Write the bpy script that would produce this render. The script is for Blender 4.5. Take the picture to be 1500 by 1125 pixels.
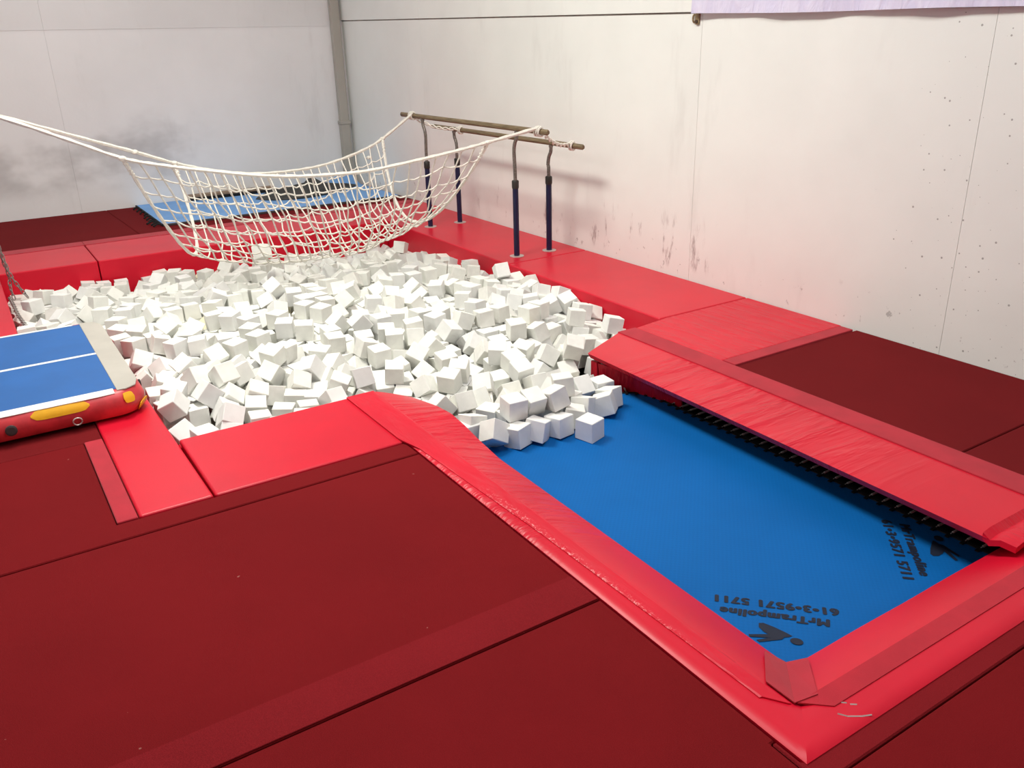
import bpy, bmesh, math, random
from mathutils import Vector, Matrix, Quaternion, Euler, noise
random.seed(11)
sc = bpy.context.scene
COL = sc.collection
for o in list(bpy.data.objects):
    bpy.data.objects.remove(o)

# ------------------------------------------------------------------ camera, world, lamps, exposure
# world frame: x runs along the right wall towards the back wall, y to the left, z up (0 = padded deck)
yaw, pitch, roll = math.radians(-32.24698), math.radians(22.07271), math.radians(-1.49092)
fw = Vector((math.cos(pitch)*math.cos(yaw), math.cos(pitch)*math.sin(yaw), -math.sin(pitch)))
rt = Vector((math.sin(yaw), -math.cos(yaw), 0)); up = rt.cross(fw)
r2 = rt*math.cos(roll) + up*math.sin(roll); u2 = up*math.cos(roll) - rt*math.sin(roll)
cd = bpy.data.cameras.new('camera'); cam = bpy.data.objects.new('camera', cd); COL.objects.link(cam)
cd.sensor_width = 36; cd.lens = 1245.363/1500*36; cd.clip_start = .05; cd.clip_end = 100
cam.matrix_world = Matrix(((r2.x, u2.x, -fw.x, 0), (r2.y, u2.y, -fw.y, 0), (r2.z, u2.z, -fw.z, 2.4), (0, 0, 0, 1)))
sc.camera = cam
w = bpy.data.worlds.new('world'); sc.world = w; w.use_nodes = True
w.node_tree.nodes['Background'].inputs[0].default_value = (1, .97, .93, 1)
w.node_tree.nodes['Background'].inputs[1].default_value = .3
def lamp(name, loc, sx, sy, watt, col):
    l = bpy.data.lights.new(name, 'AREA'); l.shape = 'RECTANGLE'; l.size = sx; l.size_y = sy; l.energy = watt; l.color = col
    o = bpy.data.objects.new(name, l); o.location = loc; COL.objects.link(o); return o
WARM = (1, 1, .90); COOL = (1, 1, .99)
lamp('hall_lamp', (7.2, -1.6, 6.3), 2.8, 1.0, 405, WARM)
lamp('hall_lamp', (3.0, -2.4, 6.3), 2.6, 1.0, 172, COOL)
lamp('hall_lamp', (-1.6, -2.4, 6.3), 2.6, 1.0, 14, COOL)
lamp('hall_lamp', (-5.0, -2.0, 6.3), 2.6, 1.0, 90, COOL)
lamp('hall_lamp', (13.0, -2.0, 6.3), 2.6, 1.0, 60, COOL)
lamp('hall_lamp', (8.0, 5.2, 6.3), 2.6, 1.0, 160, COOL)
lamp('hall_lamp', (2.0, 5.2, 6.3), 2.6, 1.0, 34, COOL)
sc.view_settings.view_transform = 'Standard'; sc.view_settings.look = 'None'
sc.view_settings.exposure = 0.0; sc.view_settings.gamma = 1; sc.view_settings.use_curve_mapping = False

# ------------------------------------------------------------------ materials
class NT:
    def __init__(s, name):
        s.m = bpy.data.materials.new(name); s.m.use_nodes = True; s.t = s.m.node_tree; s.b = s.t.nodes['Principled BSDF']
        s.pos = s.n('ShaderNodeNewGeometry').outputs['Position']
    def n(s, typ, **kw):
        x = s.t.nodes.new(typ)
        for k, v in kw.items(): setattr(x, k, v)
        return x
    def l(s, a, b): s.t.links.new(a, b)
    def val(s, sock, v):
        if hasattr(v, 'is_output') or isinstance(v, bpy.types.NodeSocket): s.l(v, sock)
        else: sock.default_value = v
    def math(s, op, a, b=0.0, c=0.0, clamp=False):
        x = s.n('ShaderNodeMath', operation=op); x.use_clamp = clamp
        for i, v in enumerate((a, b, c)): s.val(x.inputs[i], v)
        return x.outputs[0]
    def mapping(s, scale=(1, 1, 1), rot=(0, 0, 0), loc=(0, 0, 0), src=None):
        x = s.n('ShaderNodeMapping'); s.l(src or s.pos, x.inputs[0])
        x.inputs[1].default_value = loc; x.inputs[2].default_value = rot; x.inputs[3].default_value = scale
        return x.outputs[0]
    def noise(s, scale, detail=3, vec=None, rough=.55, dist=0):
        x = s.n('ShaderNodeTexNoise'); s.l(vec or s.pos, x.inputs['Vector'])
        x.inputs['Scale'].default_value = scale; x.inputs['Detail'].default_value = detail
        x.inputs['Roughness'].default_value = rough; x.inputs['Distortion'].default_value = dist
        return x.outputs[0]
    def ramp(s, f, lo, hi, a=0.0, b=1.0, smooth=True):
        x = s.n('ShaderNodeMapRange'); x.interpolation_type = 'SMOOTHSTEP' if smooth else 'LINEAR'
        s.l(f, x.inputs[0]); x.inputs[1].default_value = lo; x.inputs[2].default_value = hi
        x.inputs[3].default_value = a; x.inputs[4].default_value = b
        return x.outputs[0]
    def mix(s, f, a, b):
        x = s.n('ShaderNodeMix', data_type='RGBA'); s.val(x.inputs[0], f)
        for k, v in ((6, a), (7, b)):
            s.val(x.inputs[k], v if not isinstance(v, tuple) else (*v[:3], 1))
        return x.outputs[2]
    def bump(s, h, strength=.2, dist=.01, prev=None):
        x = s.n('ShaderNodeBump'); x.inputs['Strength'].default_value = strength; x.inputs['Distance'].default_value = dist
        s.l(h, x.inputs['Height'])
        if prev: s.l(prev, x.inputs['Normal'])
        return x.outputs[0]
    def xyz(s):
        x = s.n('ShaderNodeSeparateXYZ'); s.l(s.pos, x.inputs[0]); return x.outputs
    def set(s, color=None, rough=.5, normal=None, metal=0.0, spec=.5, sheen=None, coat=None):
        if color is not None: s.val(s.b.inputs['Base Color'], (*color[:3], 1) if isinstance(color, tuple) else color)
        s.val(s.b.inputs['Roughness'], rough); s.val(s.b.inputs['Metallic'], metal)
        s.b.inputs['Specular IOR Level'].default_value = spec
        if normal is not None: s.l(normal, s.b.inputs['Normal'])
        if sheen: s.b.inputs['Sheen Weight'].default_value = sheen
        return s.m

def srgb(r, g, b):
    f = lambda c: (c/255/12.92) if c/255 <= .04045 else ((c/255+.055)/1.055)**2.4
    return (f(r), f(g), f(b))
def plain(name, col, rough=.5, metal=0.0, spec=.5, var=.12, scale=9, bump=.0, bscale=60):
    t = NT(name); nz = t.noise(scale, 4)
    c = t.mix(t.ramp(nz, .3, .7), tuple(x*(1-var) for x in col), tuple(min(1, x*(1+var)) for x in col))
    nm = t.bump(t.noise(bscale, 3), bump, .004) if bump else None
    return t.set(c, rough, nm, metal, spec)

RED = (.64, .006, .027)
def vinyl(name, col, rough=.36, wrinkle=0.0, rot=0.0, stretch=(14, 2.2, 1), scuff=False, region=None):
    t = NT(name); nz = t.noise(1.3, 3)
    c = t.mix(t.ramp(nz, .3, .7), tuple(x*.93 for x in col), tuple(min(1, x*1.04) for x in col))
    X = t.xyz()
    if scuff:   # pale rubbed flakes along the fold of the left pad
        line = t.math('ABSOLUTE', t.math('ADD', X[1], 2.135))
        near = t.ramp(line, .012, .05, 1, 0)
        along = t.math('MULTIPLY', t.ramp(X[0], 1.9, 2.3), t.ramp(X[0], 3.3, 3.9, 1, 0))
        fl = t.ramp(t.noise(70, 4, rough=.8), .54, .60)
        c = t.mix(t.math('MULTIPLY', t.math('MULTIPLY', near, along), fl), c, srgb(235, 150, 150))
    nm = t.bump(t.noise(190, 2), .05, .002)
    if wrinkle:
        v = t.mapping(stretch, (0, 0, rot)); h = t.noise(1.0, 3, v, .5, .35)
        h = t.ramp(h, .35, .8)
        if region:
            ax, a, b, c2, d = region
            h = t.math('MULTIPLY', h, t.math('MULTIPLY', t.ramp(X[ax], a, b), t.ramp(X[ax], c2, d, 1, 0)))
        nm = t.bump(h, wrinkle, .05, nm)
    return t.set(c, rough, nm, 0, .32)
M = {}
M['vinyl'] = vinyl('red_vinyl', RED)
M['vinyl_soft'] = vinyl('red_vinyl_soft', RED, .38, .22, .5, (3, 14, 1))
M['vinyl_crease'] = vinyl('red_vinyl_creased', RED, .30, .42, math.radians(-38), (9, 1.2, 1), False, (0, 2.2, 3.2, 4.5, 5.0))
M['vinyl_fold'] = vinyl('red_vinyl_folded', RED, .36, .45, math.radians(28), (13, 1.8, 1), False, (0, 2.8, 3.5, 5.0, 5.4))
M['vinyl_scuff'] = vinyl('red_vinyl_scuffed', RED, .36, .2, .3, (2, 9, 1), True)
M['vinyl_skirt'] = vinyl('red_vinyl_skirt', RED, .40, .35, math.radians(0), (16, 16, 3))
def velcro(name, col):
    t = NT(name); nz = t.noise(5, 4)
    c = t.mix(t.ramp(nz, .3, .7), tuple(x*.9 for x in col), tuple(x*1.08 for x in col))
    return t.set(c, .8, t.bump(t.noise(260, 2), .35, .003), 0, .25, .15)
M['velcro'] = velcro('red_loop_strip', (.44, .014, .030))
M['velcro_dull'] = velcro('red_loop_strip_dull', (.48, .014, .030))
def carpet(name, col, spots=True):
    t = NT(name); nz = t.noise(.9, 5, rough=.6); fine = t.noise(330, 2)
    c = t.mix(t.ramp(nz, .3, .7), tuple(x*.86 for x in col), tuple(x*1.12 for x in col))
    c = t.mix(t.ramp(fine, .3, .75), c, tuple(x*1.45 for x in col))
    if spots:
        lint = t.ramp(t.noise(24, 1), .80, .82); c = t.mix(t.math('MULTIPLY', lint, .35), c, srgb(200, 150, 140))
    nm = t.bump(fine, .5, .006, t.bump(t.noise(6, 3), .12, .02))
    return t.set(c, .95, nm, 0, .10)
CARP = (.150, .0060, .0080)
M['carpet'] = carpet('crimson_carpet', CARP)
M['carpet_band'] = carpet('crimson_carpet_band', (.175, .0085, .012), False)
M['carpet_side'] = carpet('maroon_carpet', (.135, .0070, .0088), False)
def mesh_bed(name, col, sc_=130):
    t = NT(name); v = t.mapping((sc_, sc_, sc_))
    b = t.n('ShaderNodeTexChecker'); t.l(v, b.inputs['Vector']); b.inputs['Scale'].default_value = 1
    c = t.mix(t.ramp(t.noise(1.1, 3), .3, .7), tuple(x*.93 for x in col), tuple(x*1.07 for x in col))
    c = t.mix(t.math('MULTIPLY', b.outputs['Fac'], .12), c, tuple(x*.55 for x in col))
    return t.set(c, .62, t.bump(b.outputs['Fac'], .25, .003), 0, .12)
M['bed_blue'] = mesh_bed('blue_woven_bed', (.002, .118, .40), 62)
M['bed_light'] = plain('pale_blue_bed', srgb(122, 170, 226), .7, 0, .3, .06, 3)
M['print'] = plain('dark_print', (.010, .016, .035), .6, 0, .3, .1)
M['black'] = plain('black_webbing', (.010, .010, .011), .7, 0, .3, .3, 40)
M['steel'] = plain('spring_steel', (.62, .60, .56), .35, .35, .6, .2, 40)
M['frame'] = plain('dark_frame_steel', (.02, .02, .022), .5, .6)
M['rope'] = plain('white_rope', srgb(232, 228, 218), .85, 0, .2, .06, 30, .5, 240)
M['wood'] = None
def wood(name, a, b):
    t = NT(name); v = t.mapping((1.5, 30, 30)); nz = t.noise(3, 5, v, .6, .4)
    c = t.mix(t.ramp(nz, .3, .7), a, b); return t.set(c, .55, t.bump(nz, .15, .003), 0, .35)
M['wood'] = wood('worn_rail_wood', srgb(96, 82, 60), srgb(138, 120, 92))
M['plank'] = wood('plank_wood', srgb(128, 104, 82), srgb(160, 136, 112))
M['post_blue'] = plain('navy_paint', srgb(22, 24, 62), .4, 0, .4, .1)
M['post_grey'] = plain('worn_grey_steel', srgb(120, 112, 106), .45, .5, .5, .35, 60)
M['collar'] = plain('black_collar', srgb(44, 40, 36), .5, .1)
M['plate'] = plain('zinc_floor_plate', srgb(205, 190, 185), .4, .4)
M['foam'] = plain('white_foam', (.85, .85, .80), .85, 0, .15, .035, 12, .25, 300)
M['foam_cool'] = plain('white_foam_cool', (.845, .845, .82), .85, 0, .15, .03, 12, .25, 300)
M['foam_grey'] = plain('soiled_foam', (.81, .80, .75), .85, 0, .15, .05, 12, .25, 300)
M['foam_yellow'] = plain('yellowed_foam', (.86, .81, .60), .85, 0, .15, .03, 12, .25, 300)
M['track_blue'] = plain('airtrack_blue', srgb(32, 96, 166), .5, 0, .4, .07, 2.2)
M['track_white'] = plain('airtrack_white', srgb(236, 236, 232), .55, 0, .3, .03)
M['track_band'] = plain('airtrack_pale_band', srgb(184, 179, 170), .6, 0, .3, .05, 3)
M['track_red'] = plain('airtrack_red', (.62, .035, .045), .4, 0, .5, .22, 6, .15, 10)
M['patch'] = plain('yellow_patch', srgb(238, 178, 30), .5, 0, .3, .05)
M['valve'] = plain('grey_valve', srgb(66, 60, 60), .5)
M['chain'] = plain('chain_steel', srgb(150, 142, 138), .4, .35, .5, .3, 50)
M['pipe'] = plain('painted_pipe', srgb(176, 173, 164), .55, 0, .3, .05, 2)
M['banner'] = None
t = NT('lavender_cloth'); v = t.mapping((3, 3, 1.2), (0, 0, 0)); h = t.noise(2.2, 4, v, .55, .8)
M['banner'] = t.set(t.mix(t.ramp(h, .3, .7), srgb(214, 210, 236), srgb(226, 222, 242)), .8, t.bump(h, .6, .05), 0, .2)
M['tarp'] = plain('charcoal_cloth', srgb(62, 62, 60), .7, 0, .3, .25, 3)
M['brass'] = plain('old_bracket_metal', srgb(160, 140, 105), .5, .3, .5, .3, 60)
M['rust'] = plain('bracket_dark_metal', srgb(90, 76, 62), .6, .3, .4, .3, 60)
M['seal'] = plain('grey_joint_sealant', srgb(222, 214, 204), .8, 0, .2, .1, 5)
M['concrete'] = plain('concrete_deck', (.035, .032, .03), .9, 0, .2, .2, 3)  # concrete colour darkened to carry the black shade beneath the trampoline springs
M['ceiling'] = plain('ceiling_paint', (.78, .78, .77), .9, 0, .2, .05, 1)

def wall_mat(name, base, side):
    t = NT(name); X = t.xyz()
    big = t.noise(.55, 4); c = t.mix(t.ramp(big, .3, .7), tuple(x*.95 for x in base), tuple(min(1, x*1.03) for x in base))
    st = t.noise(1.0, 5, t.mapping((2.2, 2.2, .5)), .65)
    if side == 'back':   # grey hand and shoe smudges in a band above the deck
        band = t.math('MULTIPLY', t.ramp(X[2], .15, .55), t.ramp(X[2], 1.0, 1.7, 1, 0))
        blot = t.ramp(t.noise(.75, 4, t.mapping((1, 1, 1.6), (0, 0, 0), (0, 3.3, .2))), .46, .70)
        left = t.ramp(X[1], -4.2, -2.6)
        c = t.mix(t.math('MULTIPLY', t.math('MULTIPLY', band, blot), t.math('MULTIPLY', left, .42)), c, srgb(120, 115, 112))
        c = t.mix(t.math('MULTIPLY', t.ramp(X[2], 2.63, 2.72), .12), c, srgb(150, 145, 142))
    else:
        low = t.math('MULTIPLY', t.ramp(X[2], .05, .18), t.ramp(X[2], .35, .75, 1, 0))
        drip = t.ramp(t.noise(1.0, 5, t.mapping((5.5, 1, 1.4)), .7), .56, .70)
        reg = t.math('MULTIPLY', t.ramp(X[0], 5.6, 6.6), t.ramp(X[0], 9.5, 11.5, 1, 0))
        c = t.mix(t.math('MULTIPLY', t.math('MULTIPLY', low, drip), t.math('MULTIPLY', reg, .8)), c, srgb(120, 92, 92))
        low2 = t.math('MULTIPLY', t.ramp(X[2], .02, .08), t.ramp(X[2], .2, .45, 1, 0))
        sc2 = t.ramp(t.noise(9, 4, t.mapping((1, 1, .7)), .7), .63, .69)
        c = t.mix(t.math('MULTIPLY', t.math('MULTIPLY', low2, sc2), .45), c, srgb(110, 100, 98))
        cv = t.n('ShaderNodeCombineXYZ'); t.l(X[0], cv.inputs[0]); t.l(X[2], cv.inputs[1])
        vo = t.n('ShaderNodeTexVoronoi', voronoi_dimensions='2D'); t.l(cv.outputs[0], vo.inputs['Vector']); vo.inputs['Scale'].default_value = 10.5
        pick = t.math('GREATER_THAN', t.noise(37.7, 0, vo.outputs['Position']), .50)
        rad = t.ramp(t.noise(19.3, 0, vo.outputs['Position']), .35, .75, .015, .085)
        dot = t.math('LESS_THAN', vo.outputs['Distance'], rad)
        reg2 = t.math('GREATER_THAN', t.math('ADD', t.ramp(X[0], 2.6, 5.6, 1.1, -.2), t.noise(2.3, 3)), 1.0)
        c = t.mix(t.math('MULTIPLY', t.math('MULTIPLY', dot, pick), t.math('MULTIPLY', reg2, .6)), c, srgb(96, 88, 84))
    c = t.mix(t.math('MULTIPLY', t.ramp(st, .58, .75), .10), c, srgb(140, 132, 126))
    return t.set(c, .7, t.bump(t.noise(14, 4), .12, .01), 0, .3)
M['wall_right'] = wall_mat('wall_right_paint', (.865, .89, .85), 'right')
M['wall_back'] = wall_mat('wall_back_paint', (.87, .885, .885), 'back')
M['wall_plain'] = plain('hall_wall_paint', (.74, .73, .71), .8, 0, .3, .04, 1)

# ------------------------------------------------------------------ mesh helpers
LOC = {}
def link(name, me, parent=None, loc=(0, 0, 0)):
    o = bpy.data.objects.new(name, me); COL.objects.link(o)
    loc = Vector(loc); LOC[o] = loc
    if parent is not None:
        o.parent = parent; o.location = loc - LOC[parent]
    else: o.location = loc
    return o
def obj(name, bm, mat, parent=None, smooth=False, base=None):
    bmesh.ops.recalc_face_normals(bm, faces=bm.faces)
    co = [v.co for v in bm.verts]
    mn = Vector([min(c[i] for c in co) for i in range(3)]); mx = Vector([max(c[i] for c in co) for i in range(3)])
    c = Vector(base) if base else Vector(((mn.x+mx.x)/2, (mn.y+mx.y)/2, mn.z))
    bmesh.ops.translate(bm, verts=bm.verts, vec=-c)
    me = bpy.data.meshes.new(name); bm.to_mesh(me); bm.free()
    for m in (mat if isinstance(mat, list) else [mat]): me.materials.append(m)
    if smooth:
        for p in me.polygons: p.use_smooth = True
        me.set_sharp_from_angle(angle=math.radians(38))
    return link(name, me, parent, c)
def thing(name, label, cat, loc, group=None):
    o = link(name, None, None, loc); o.empty_display_size = .1
    return tag(o, label, cat, group)
def tag(o, label, cat, group=None, kind=None):
    o['label'] = label; o['category'] = cat
    if group: o['group'] = group
    if kind: o['kind'] = kind
    return o
def struct_(o): o['kind'] = 'structure'; return o
def bevel(bm, r, seg=2, ang=.6):
    es = [e for e in bm.edges if len(e.link_faces) == 2 and e.calc_face_angle(0) > ang]
    bmesh.ops.bevel(bm, geom=es, offset=r, segments=seg, profile=.5, affect='EDGES', clamp_overlap=True)
def box(bm, x0, x1, y0, y1, z0, z1):
    v = [bm.verts.new((x, y, z)) for x in (x0, x1) for y in (y0, y1) for z in (z0, z1)]
    for f in ((0, 1, 3, 2), (4, 6, 7, 5), (0, 4, 5, 1), (2, 3, 7, 6), (0, 2, 6, 4), (1, 5, 7, 3)): bm.faces.new([v[k] for k in f])
    return bm
def B(*a, r=0, seg=2):
    bm = box(bmesh.new(), *a)
    if r: bmesh.ops.recalc_face_normals(bm, faces=bm.faces); bevel(bm, r, seg)
    return bm
def prism(poly, z0, z1, r=0, seg=2):
    bm = bmesh.new()
    a = [bm.verts.new((x, y, z0)) for x, y in poly]; b = [bm.verts.new((x, y, z1)) for x, y in poly]
    bm.faces.new(a[::-1]); bm.faces.new(b); n = len(poly)
    for i in range(n): bm.faces.new((a[i], a[(i+1) % n], b[(i+1) % n], b[i]))
    bmesh.ops.recalc_face_normals(bm, faces=bm.faces)
    if r: bevel(bm, r, seg)
    return bm
def sheet(P, thick, bm=None, inset=0.0):
    """closed slab from a grid of top points P[i][j], thickness straight down"""
    bm = bm or bmesh.new(); n, m = len(P), len(P[0])
    T = [[bm.verts.new(p) for p in row] for row in P]
    D = [[bm.verts.new((p[0], p[1]-(inset if j == 0 else 0), p[2]-thick)) for j, p in enumerate(row)] for row in P]
    for i in range(n-1):
        for j in range(m-1):
            bm.faces.new((T[i][j], T[i+1][j], T[i+1][j+1], T[i][j+1]))
            bm.faces.new((D[i][j+1], D[i+1][j+1], D[i+1][j], D[i][j]))
    for i in range(n-1):
        bm.faces.new((T[i][0], D[i][0], D[i+1][0], T[i+1][0])); bm.faces.new((T[i][-1], T[i+1][-1], D[i+1][-1], D[i][-1]))
    for j in range(m-1):
        bm.faces.new((T[0][j], T[0][j+1], D[0][j+1], D[0][j])); bm.faces.new((T[-1][j], D[-1][j], D[-1][j+1], T[-1][j+1]))
    return bm
def tube(pts, r, n=6, bm=None, closed=False, cap=True):
    bm = bm or bmesh.new(); pts = [Vector(p) for p in pts]; N = len(pts); rings = []
    rs = r if isinstance(r, (list, tuple)) else [r]*N
    ref = Vector((.13, .27, 1)).normalized()
    for i, p in enumerate(pts):
        a = pts[(i-1) % N] if closed or i > 0 else p; b = pts[(i+1) % N] if closed or i < N-1 else p
        d = (b-a).normalized()
        x = d.cross(ref)
        if x.length < .05: x = d.cross(Vector((1, .1, 0)))
        x.normalize(); y = d.cross(x)
        rings.append([bm.verts.new(p + (x*math.cos(t)+y*math.sin(t))*rs[i]) for t in [2*math.pi*k/n for k in range(n)]])
    for i in range(N if closed else N-1):
        A, C = rings[i], rings[(i+1) % N]
        for k in range(n): bm.faces.new((A[k], A[(k+1) % n], C[(k+1) % n], C[k]))
    if cap and not closed: bm.faces.new(rings[0][::-1]); bm.faces.new(rings[-1])
    return bm
def spline(P, n):
    """Catmull-Rom through P, n samples per span"""
    P = [Vector(p) for p in P]; out = []
    for i in range(len(P)-1):
        a = P[i-1] if i else P[i]*2-P[i+1]; b, c = P[i], P[i+1]; d = P[i+2] if i+2 < len(P) else P[i+1]*2-P[i]
        for k in range(n):
            t = k/n; out.append(.5*((2*b)+(c-a)*t+(2*a-5*b+4*c-d)*t*t+(3*b-a-3*c+d)*t**3))
    out.append(P[-1]); return out
def resample(P, n):
    L = [0]
    for a, b in zip(P, P[1:]): L.append(L[-1]+(b-a).length)
    out = []; j = 0
    for i in range(n):
        s = L[-1]*i/(n-1)
        while j < len(P)-2 and L[j+1] < s: j += 1
        t = (s-L[j])/max(1e-9, L[j+1]-L[j]); out.append(P[j].lerp(P[j+1], min(1, t)))
    return out
def ring(c, r, axis, thick, n=12, m=6):
    c = Vector(c); a = Vector(axis).normalized(); x = a.orthogonal().normalized(); y = a.cross(x)
    return tube([c+(x*math.cos(t)+y*math.sin(t))*r for t in [2*math.pi*k/n for k in range(n)]], thick, m, closed=True)

# ------------------------------------------------------------------ setting
WY, WX = -6.24, 15.15
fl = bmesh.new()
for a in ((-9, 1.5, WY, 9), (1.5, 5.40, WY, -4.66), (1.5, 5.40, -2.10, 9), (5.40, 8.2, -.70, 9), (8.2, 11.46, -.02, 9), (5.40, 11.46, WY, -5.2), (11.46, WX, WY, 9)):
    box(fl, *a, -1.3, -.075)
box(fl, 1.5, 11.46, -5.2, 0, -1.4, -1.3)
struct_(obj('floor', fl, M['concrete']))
struct_(obj('ceiling', B(-9, WX+.2, WY-.2, 9, 6.6, 6.75), M['ceiling']))
struct_(obj('wall_left', B(-9, WX+.2, 9, 9.2, -1.3, 6.6), M['wall_plain']))
struct_(obj('wall_front', B(-9.2, -9, WY-.2, 9.2, -1.3, 6.6), M['wall_plain']))
wr = struct_(obj('wall_right', B(-9, WX+.2, WY-.25, WY-.03, -1.3, 6.6), M['seal'], base=(3, WY-.03, 0)))
wb = struct_(obj('wall_back', B(WX+.03, WX+.25, WY-.25, 9.2, -1.3, 6.6), M['seal'], base=(WX+.03, 1, 0)))
JR = [-9, -4.93, -2.11, .71, 3.53, 6.355, 12.17, WX]
LZ = lambda x: 2.59+.0203*(x-6.44)       # the shadow line between lower and upper panels climbs a little towards the corner
def slab_xz(x0, x1, y0, y1, za, zb, zc, zd):
    bm = box(bmesh.new(), x0, x1, y0, y1, 0, 1)
    for v in bm.verts:
        lo = v.co.z < .5; near = v.co.x < (x0+x1)/2
        v.co.z = (za if near else zb) if lo else (zc if near else zd)
    return bm
for i in range(len(JR)-1):
    g = .0016
    xa, xb = JR[i]+g, JR[i+1]-g
    obj('panel', slab_xz(xa, xb, WY-.05, WY, -1.3, -1.3, LZ(xa)-.008, LZ(xb)-.008), M['wall_right'], wr)
    obj('upper_panel', slab_xz(xa, xb, WY-.05, WY+.022, LZ(xa)+.008, LZ(xb)+.008, 6.6, 6.6), M['wall_right'], wr)
JB = [WY, -1.555, 3.1, 9]
for i in range(len(JB)-1):
    obj('panel', B(WX, WX+.05, JB[i]+.0008, JB[i+1]-.0008, -1.3, 2.6895), M['wall_back'], wb)
    obj('upper_panel', B(WX-.004, WX+.05, JB[i]+.0008, JB[i+1]-.0008, 2.690, 6.6), M['wall_back'], wb)

# downpipe in the corner
t_ = thing('downpipe', 'pale grey square downpipe running up the corner of the two walls', 'pipe', (WX-.07, -6.09, 0))
obj('lower_pipe', B(WX-.125, WX-.008, -6.17, -6.00, -.02, 1.08, r=.012), M['pipe'], t_)
obj('upper_pipe', B(WX-.120, WX-.012, -6.163, -6.007, 1.10, 6.55, r=.012), M['pipe'], t_)
obj('coupling', B(WX-.138, WX-.006, -6.185, -5.985, 1.055, 1.115, r=.008), M['pipe'], t_)
obj('wall_clip', B(WX-.02, WX-.004, -6.215, -6.16, 1.06, 1.10, r=.004), M['rust'], t_)

# banner + bracket on the right wall
n_, m_ = 70, 8; P = []
for i in range(n_+1):
    x = 6.43 - (6.43-.2)*i/n_; row = []
    for j in range(m_+1):
        z = 2.58 + .0203*(x-6.44) + .006*math.sin(x*2.1) + (1.35)*j/m_
        y = WY + .062 + .014*math.sin(x*5.1+j*.3)*(1-j/m_*.6) + .005*math.sin(x*13+j)
        row.append((x, y, z))
    P.append(row)
bm = bmesh.new(); T = [[bm.verts.new(p) for p in r] for r in P]; D = [[bm.verts.new((p[0], p[1]-.006, p[2])) for p in r] for r in P]
for i in range(n_):
    for j in range(m_):
        bm.faces.new((T[i][j], T[i+1][j], T[i+1][j+1], T[i][j+1])); bm.faces.new((D[i][j+1], D[i+1][j+1], D[i+1][j], D[i][j]))
for i in range(n_): bm.faces.new((T[i][0], D[i][0], D[i+1][0], T[i+1][0])); bm.faces.new((T[i][m_], T[i+1][m_], D[i+1][m_], D[i][m_]))
for j in range(m_): bm.faces.new((T[0][j], T[0][j+1], D[0][j+1], D[0][j])); bm.faces.new((T[n_][j], D[n_][j], D[n_][j+1], T[n_][j+1]))
tag(obj('banner', bm, M['banner'], smooth=True), 'pale lavender cloth banner hung along the top of the right wall', 'banner')
t_ = thing('wall_bracket', 'small brass coloured bracket on the right wall below the banner corner', 'bracket', (6.42, WY, 2.50))
obj('plate', B(6.385, 6.435, WY, WY+.02, 2.485, 2.60, r=.006), M['brass'], t_)
obj('hook', tube(spline([(6.455, WY+.005, 2.575), (6.457, WY+.022, 2.56), (6.457, WY+.024, 2.52), (6.455, WY+.005, 2.505)], 4), .010, 6), M['brass'], t_, True)
obj('bolt', tube([(6.41, WY+.015, 2.512), (6.41, WY+.035, 2.512)], .016, 8), M['rust'], t_)

# ------------------------------------------------------------------ carpets
def carp(name, poly, label, mat='carpet', z=0.0):
    return tag(obj(name, prism(poly, -.07, z, .006, 1), M[mat]), label, 'carpet')
g = .004
c1 = carp('carpet_panel', [(2.55+g, -2.055), (4.375-g, -2.055), (4.375-g, 4.5), (2.55+g, 4.5)], 'large crimson carpet panel in the foreground left of the trampoline')
obj('joining_strip', B(2.556, 2.77, -2.05, 4.4, -.002, .004, r=.002, seg=1), M['carpet_band'], c1)
carp('carpet_panel', [(-3, -2.03), (1.52, -2.03), (1.52, -2.055), (2.55-g, -2.055), (2.55-g, 4.5), (-3, 4.5)], 'crimson carpet panel across the bottom of the frame, nearest of all')
carp('carpet_panel', [(1.295, -6.2), (1.40, -6.2), (1.40, -2.055), (1.515, -2.055), (1.515, -2.035), (1.295, -2.035)], 'narrow crimson carpet strip along the near edge of the trampoline pad', 'carpet_band')
carp('carpet_panel', [(-3, -6.2), (1.287, -6.2), (1.287, -2.038), (-3, -2.038)], 'crimson carpet panel in the bottom right corner below the trampoline pad')
carp('carpet_panel', [(4.385, -2.055), (4.565, -2.055), (4.565, -.31), (5.80, -.31), (5.80, 4.5), (4.385, 4.5)], 'crimson carpet panel left of the flat red pads, before the inflatable track', 'carpet')
carp('carpet_panel', [(5.806, -.425), (8.19, -.425), (8.19, 4.5), (5.806, 4.5)], 'shaded crimson carpet panel lying under the inflatable track', 'carpet_side', -.004)  # shade beside the track is put into the colour with the darker carpet
carp('carpet_panel', [(12.73, -1.97), (WX-.01, -1.90), (WX-.01, 4.5), (12.73, 4.5)], 'maroon carpet panel against the back wall at the far left', 'carpet_side')
carp('carpet_panel', [(12.73, -6.23), (WX-.01, -6.23), (WX-.01, -1.905), (12.73, -1.975)], 'maroon carpet panel under the pale blue bed by the back wall', 'carpet_side')
carp('carpet_panel', [(2.455, -6.235), (4.285, -6.235), (4.285, -4.77), (2.455, -4.77)], 'maroon carpet panel between the right wall and the long trampoline pad', 'carpet_side')
carp('carpet_panel', [(1.41, -6.235), (2.447, -6.235), (2.447, -4.77), (1.41, -4.77)], 'maroon carpet panel at the right frame edge below the other wall carpet', 'carpet_side')

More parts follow.
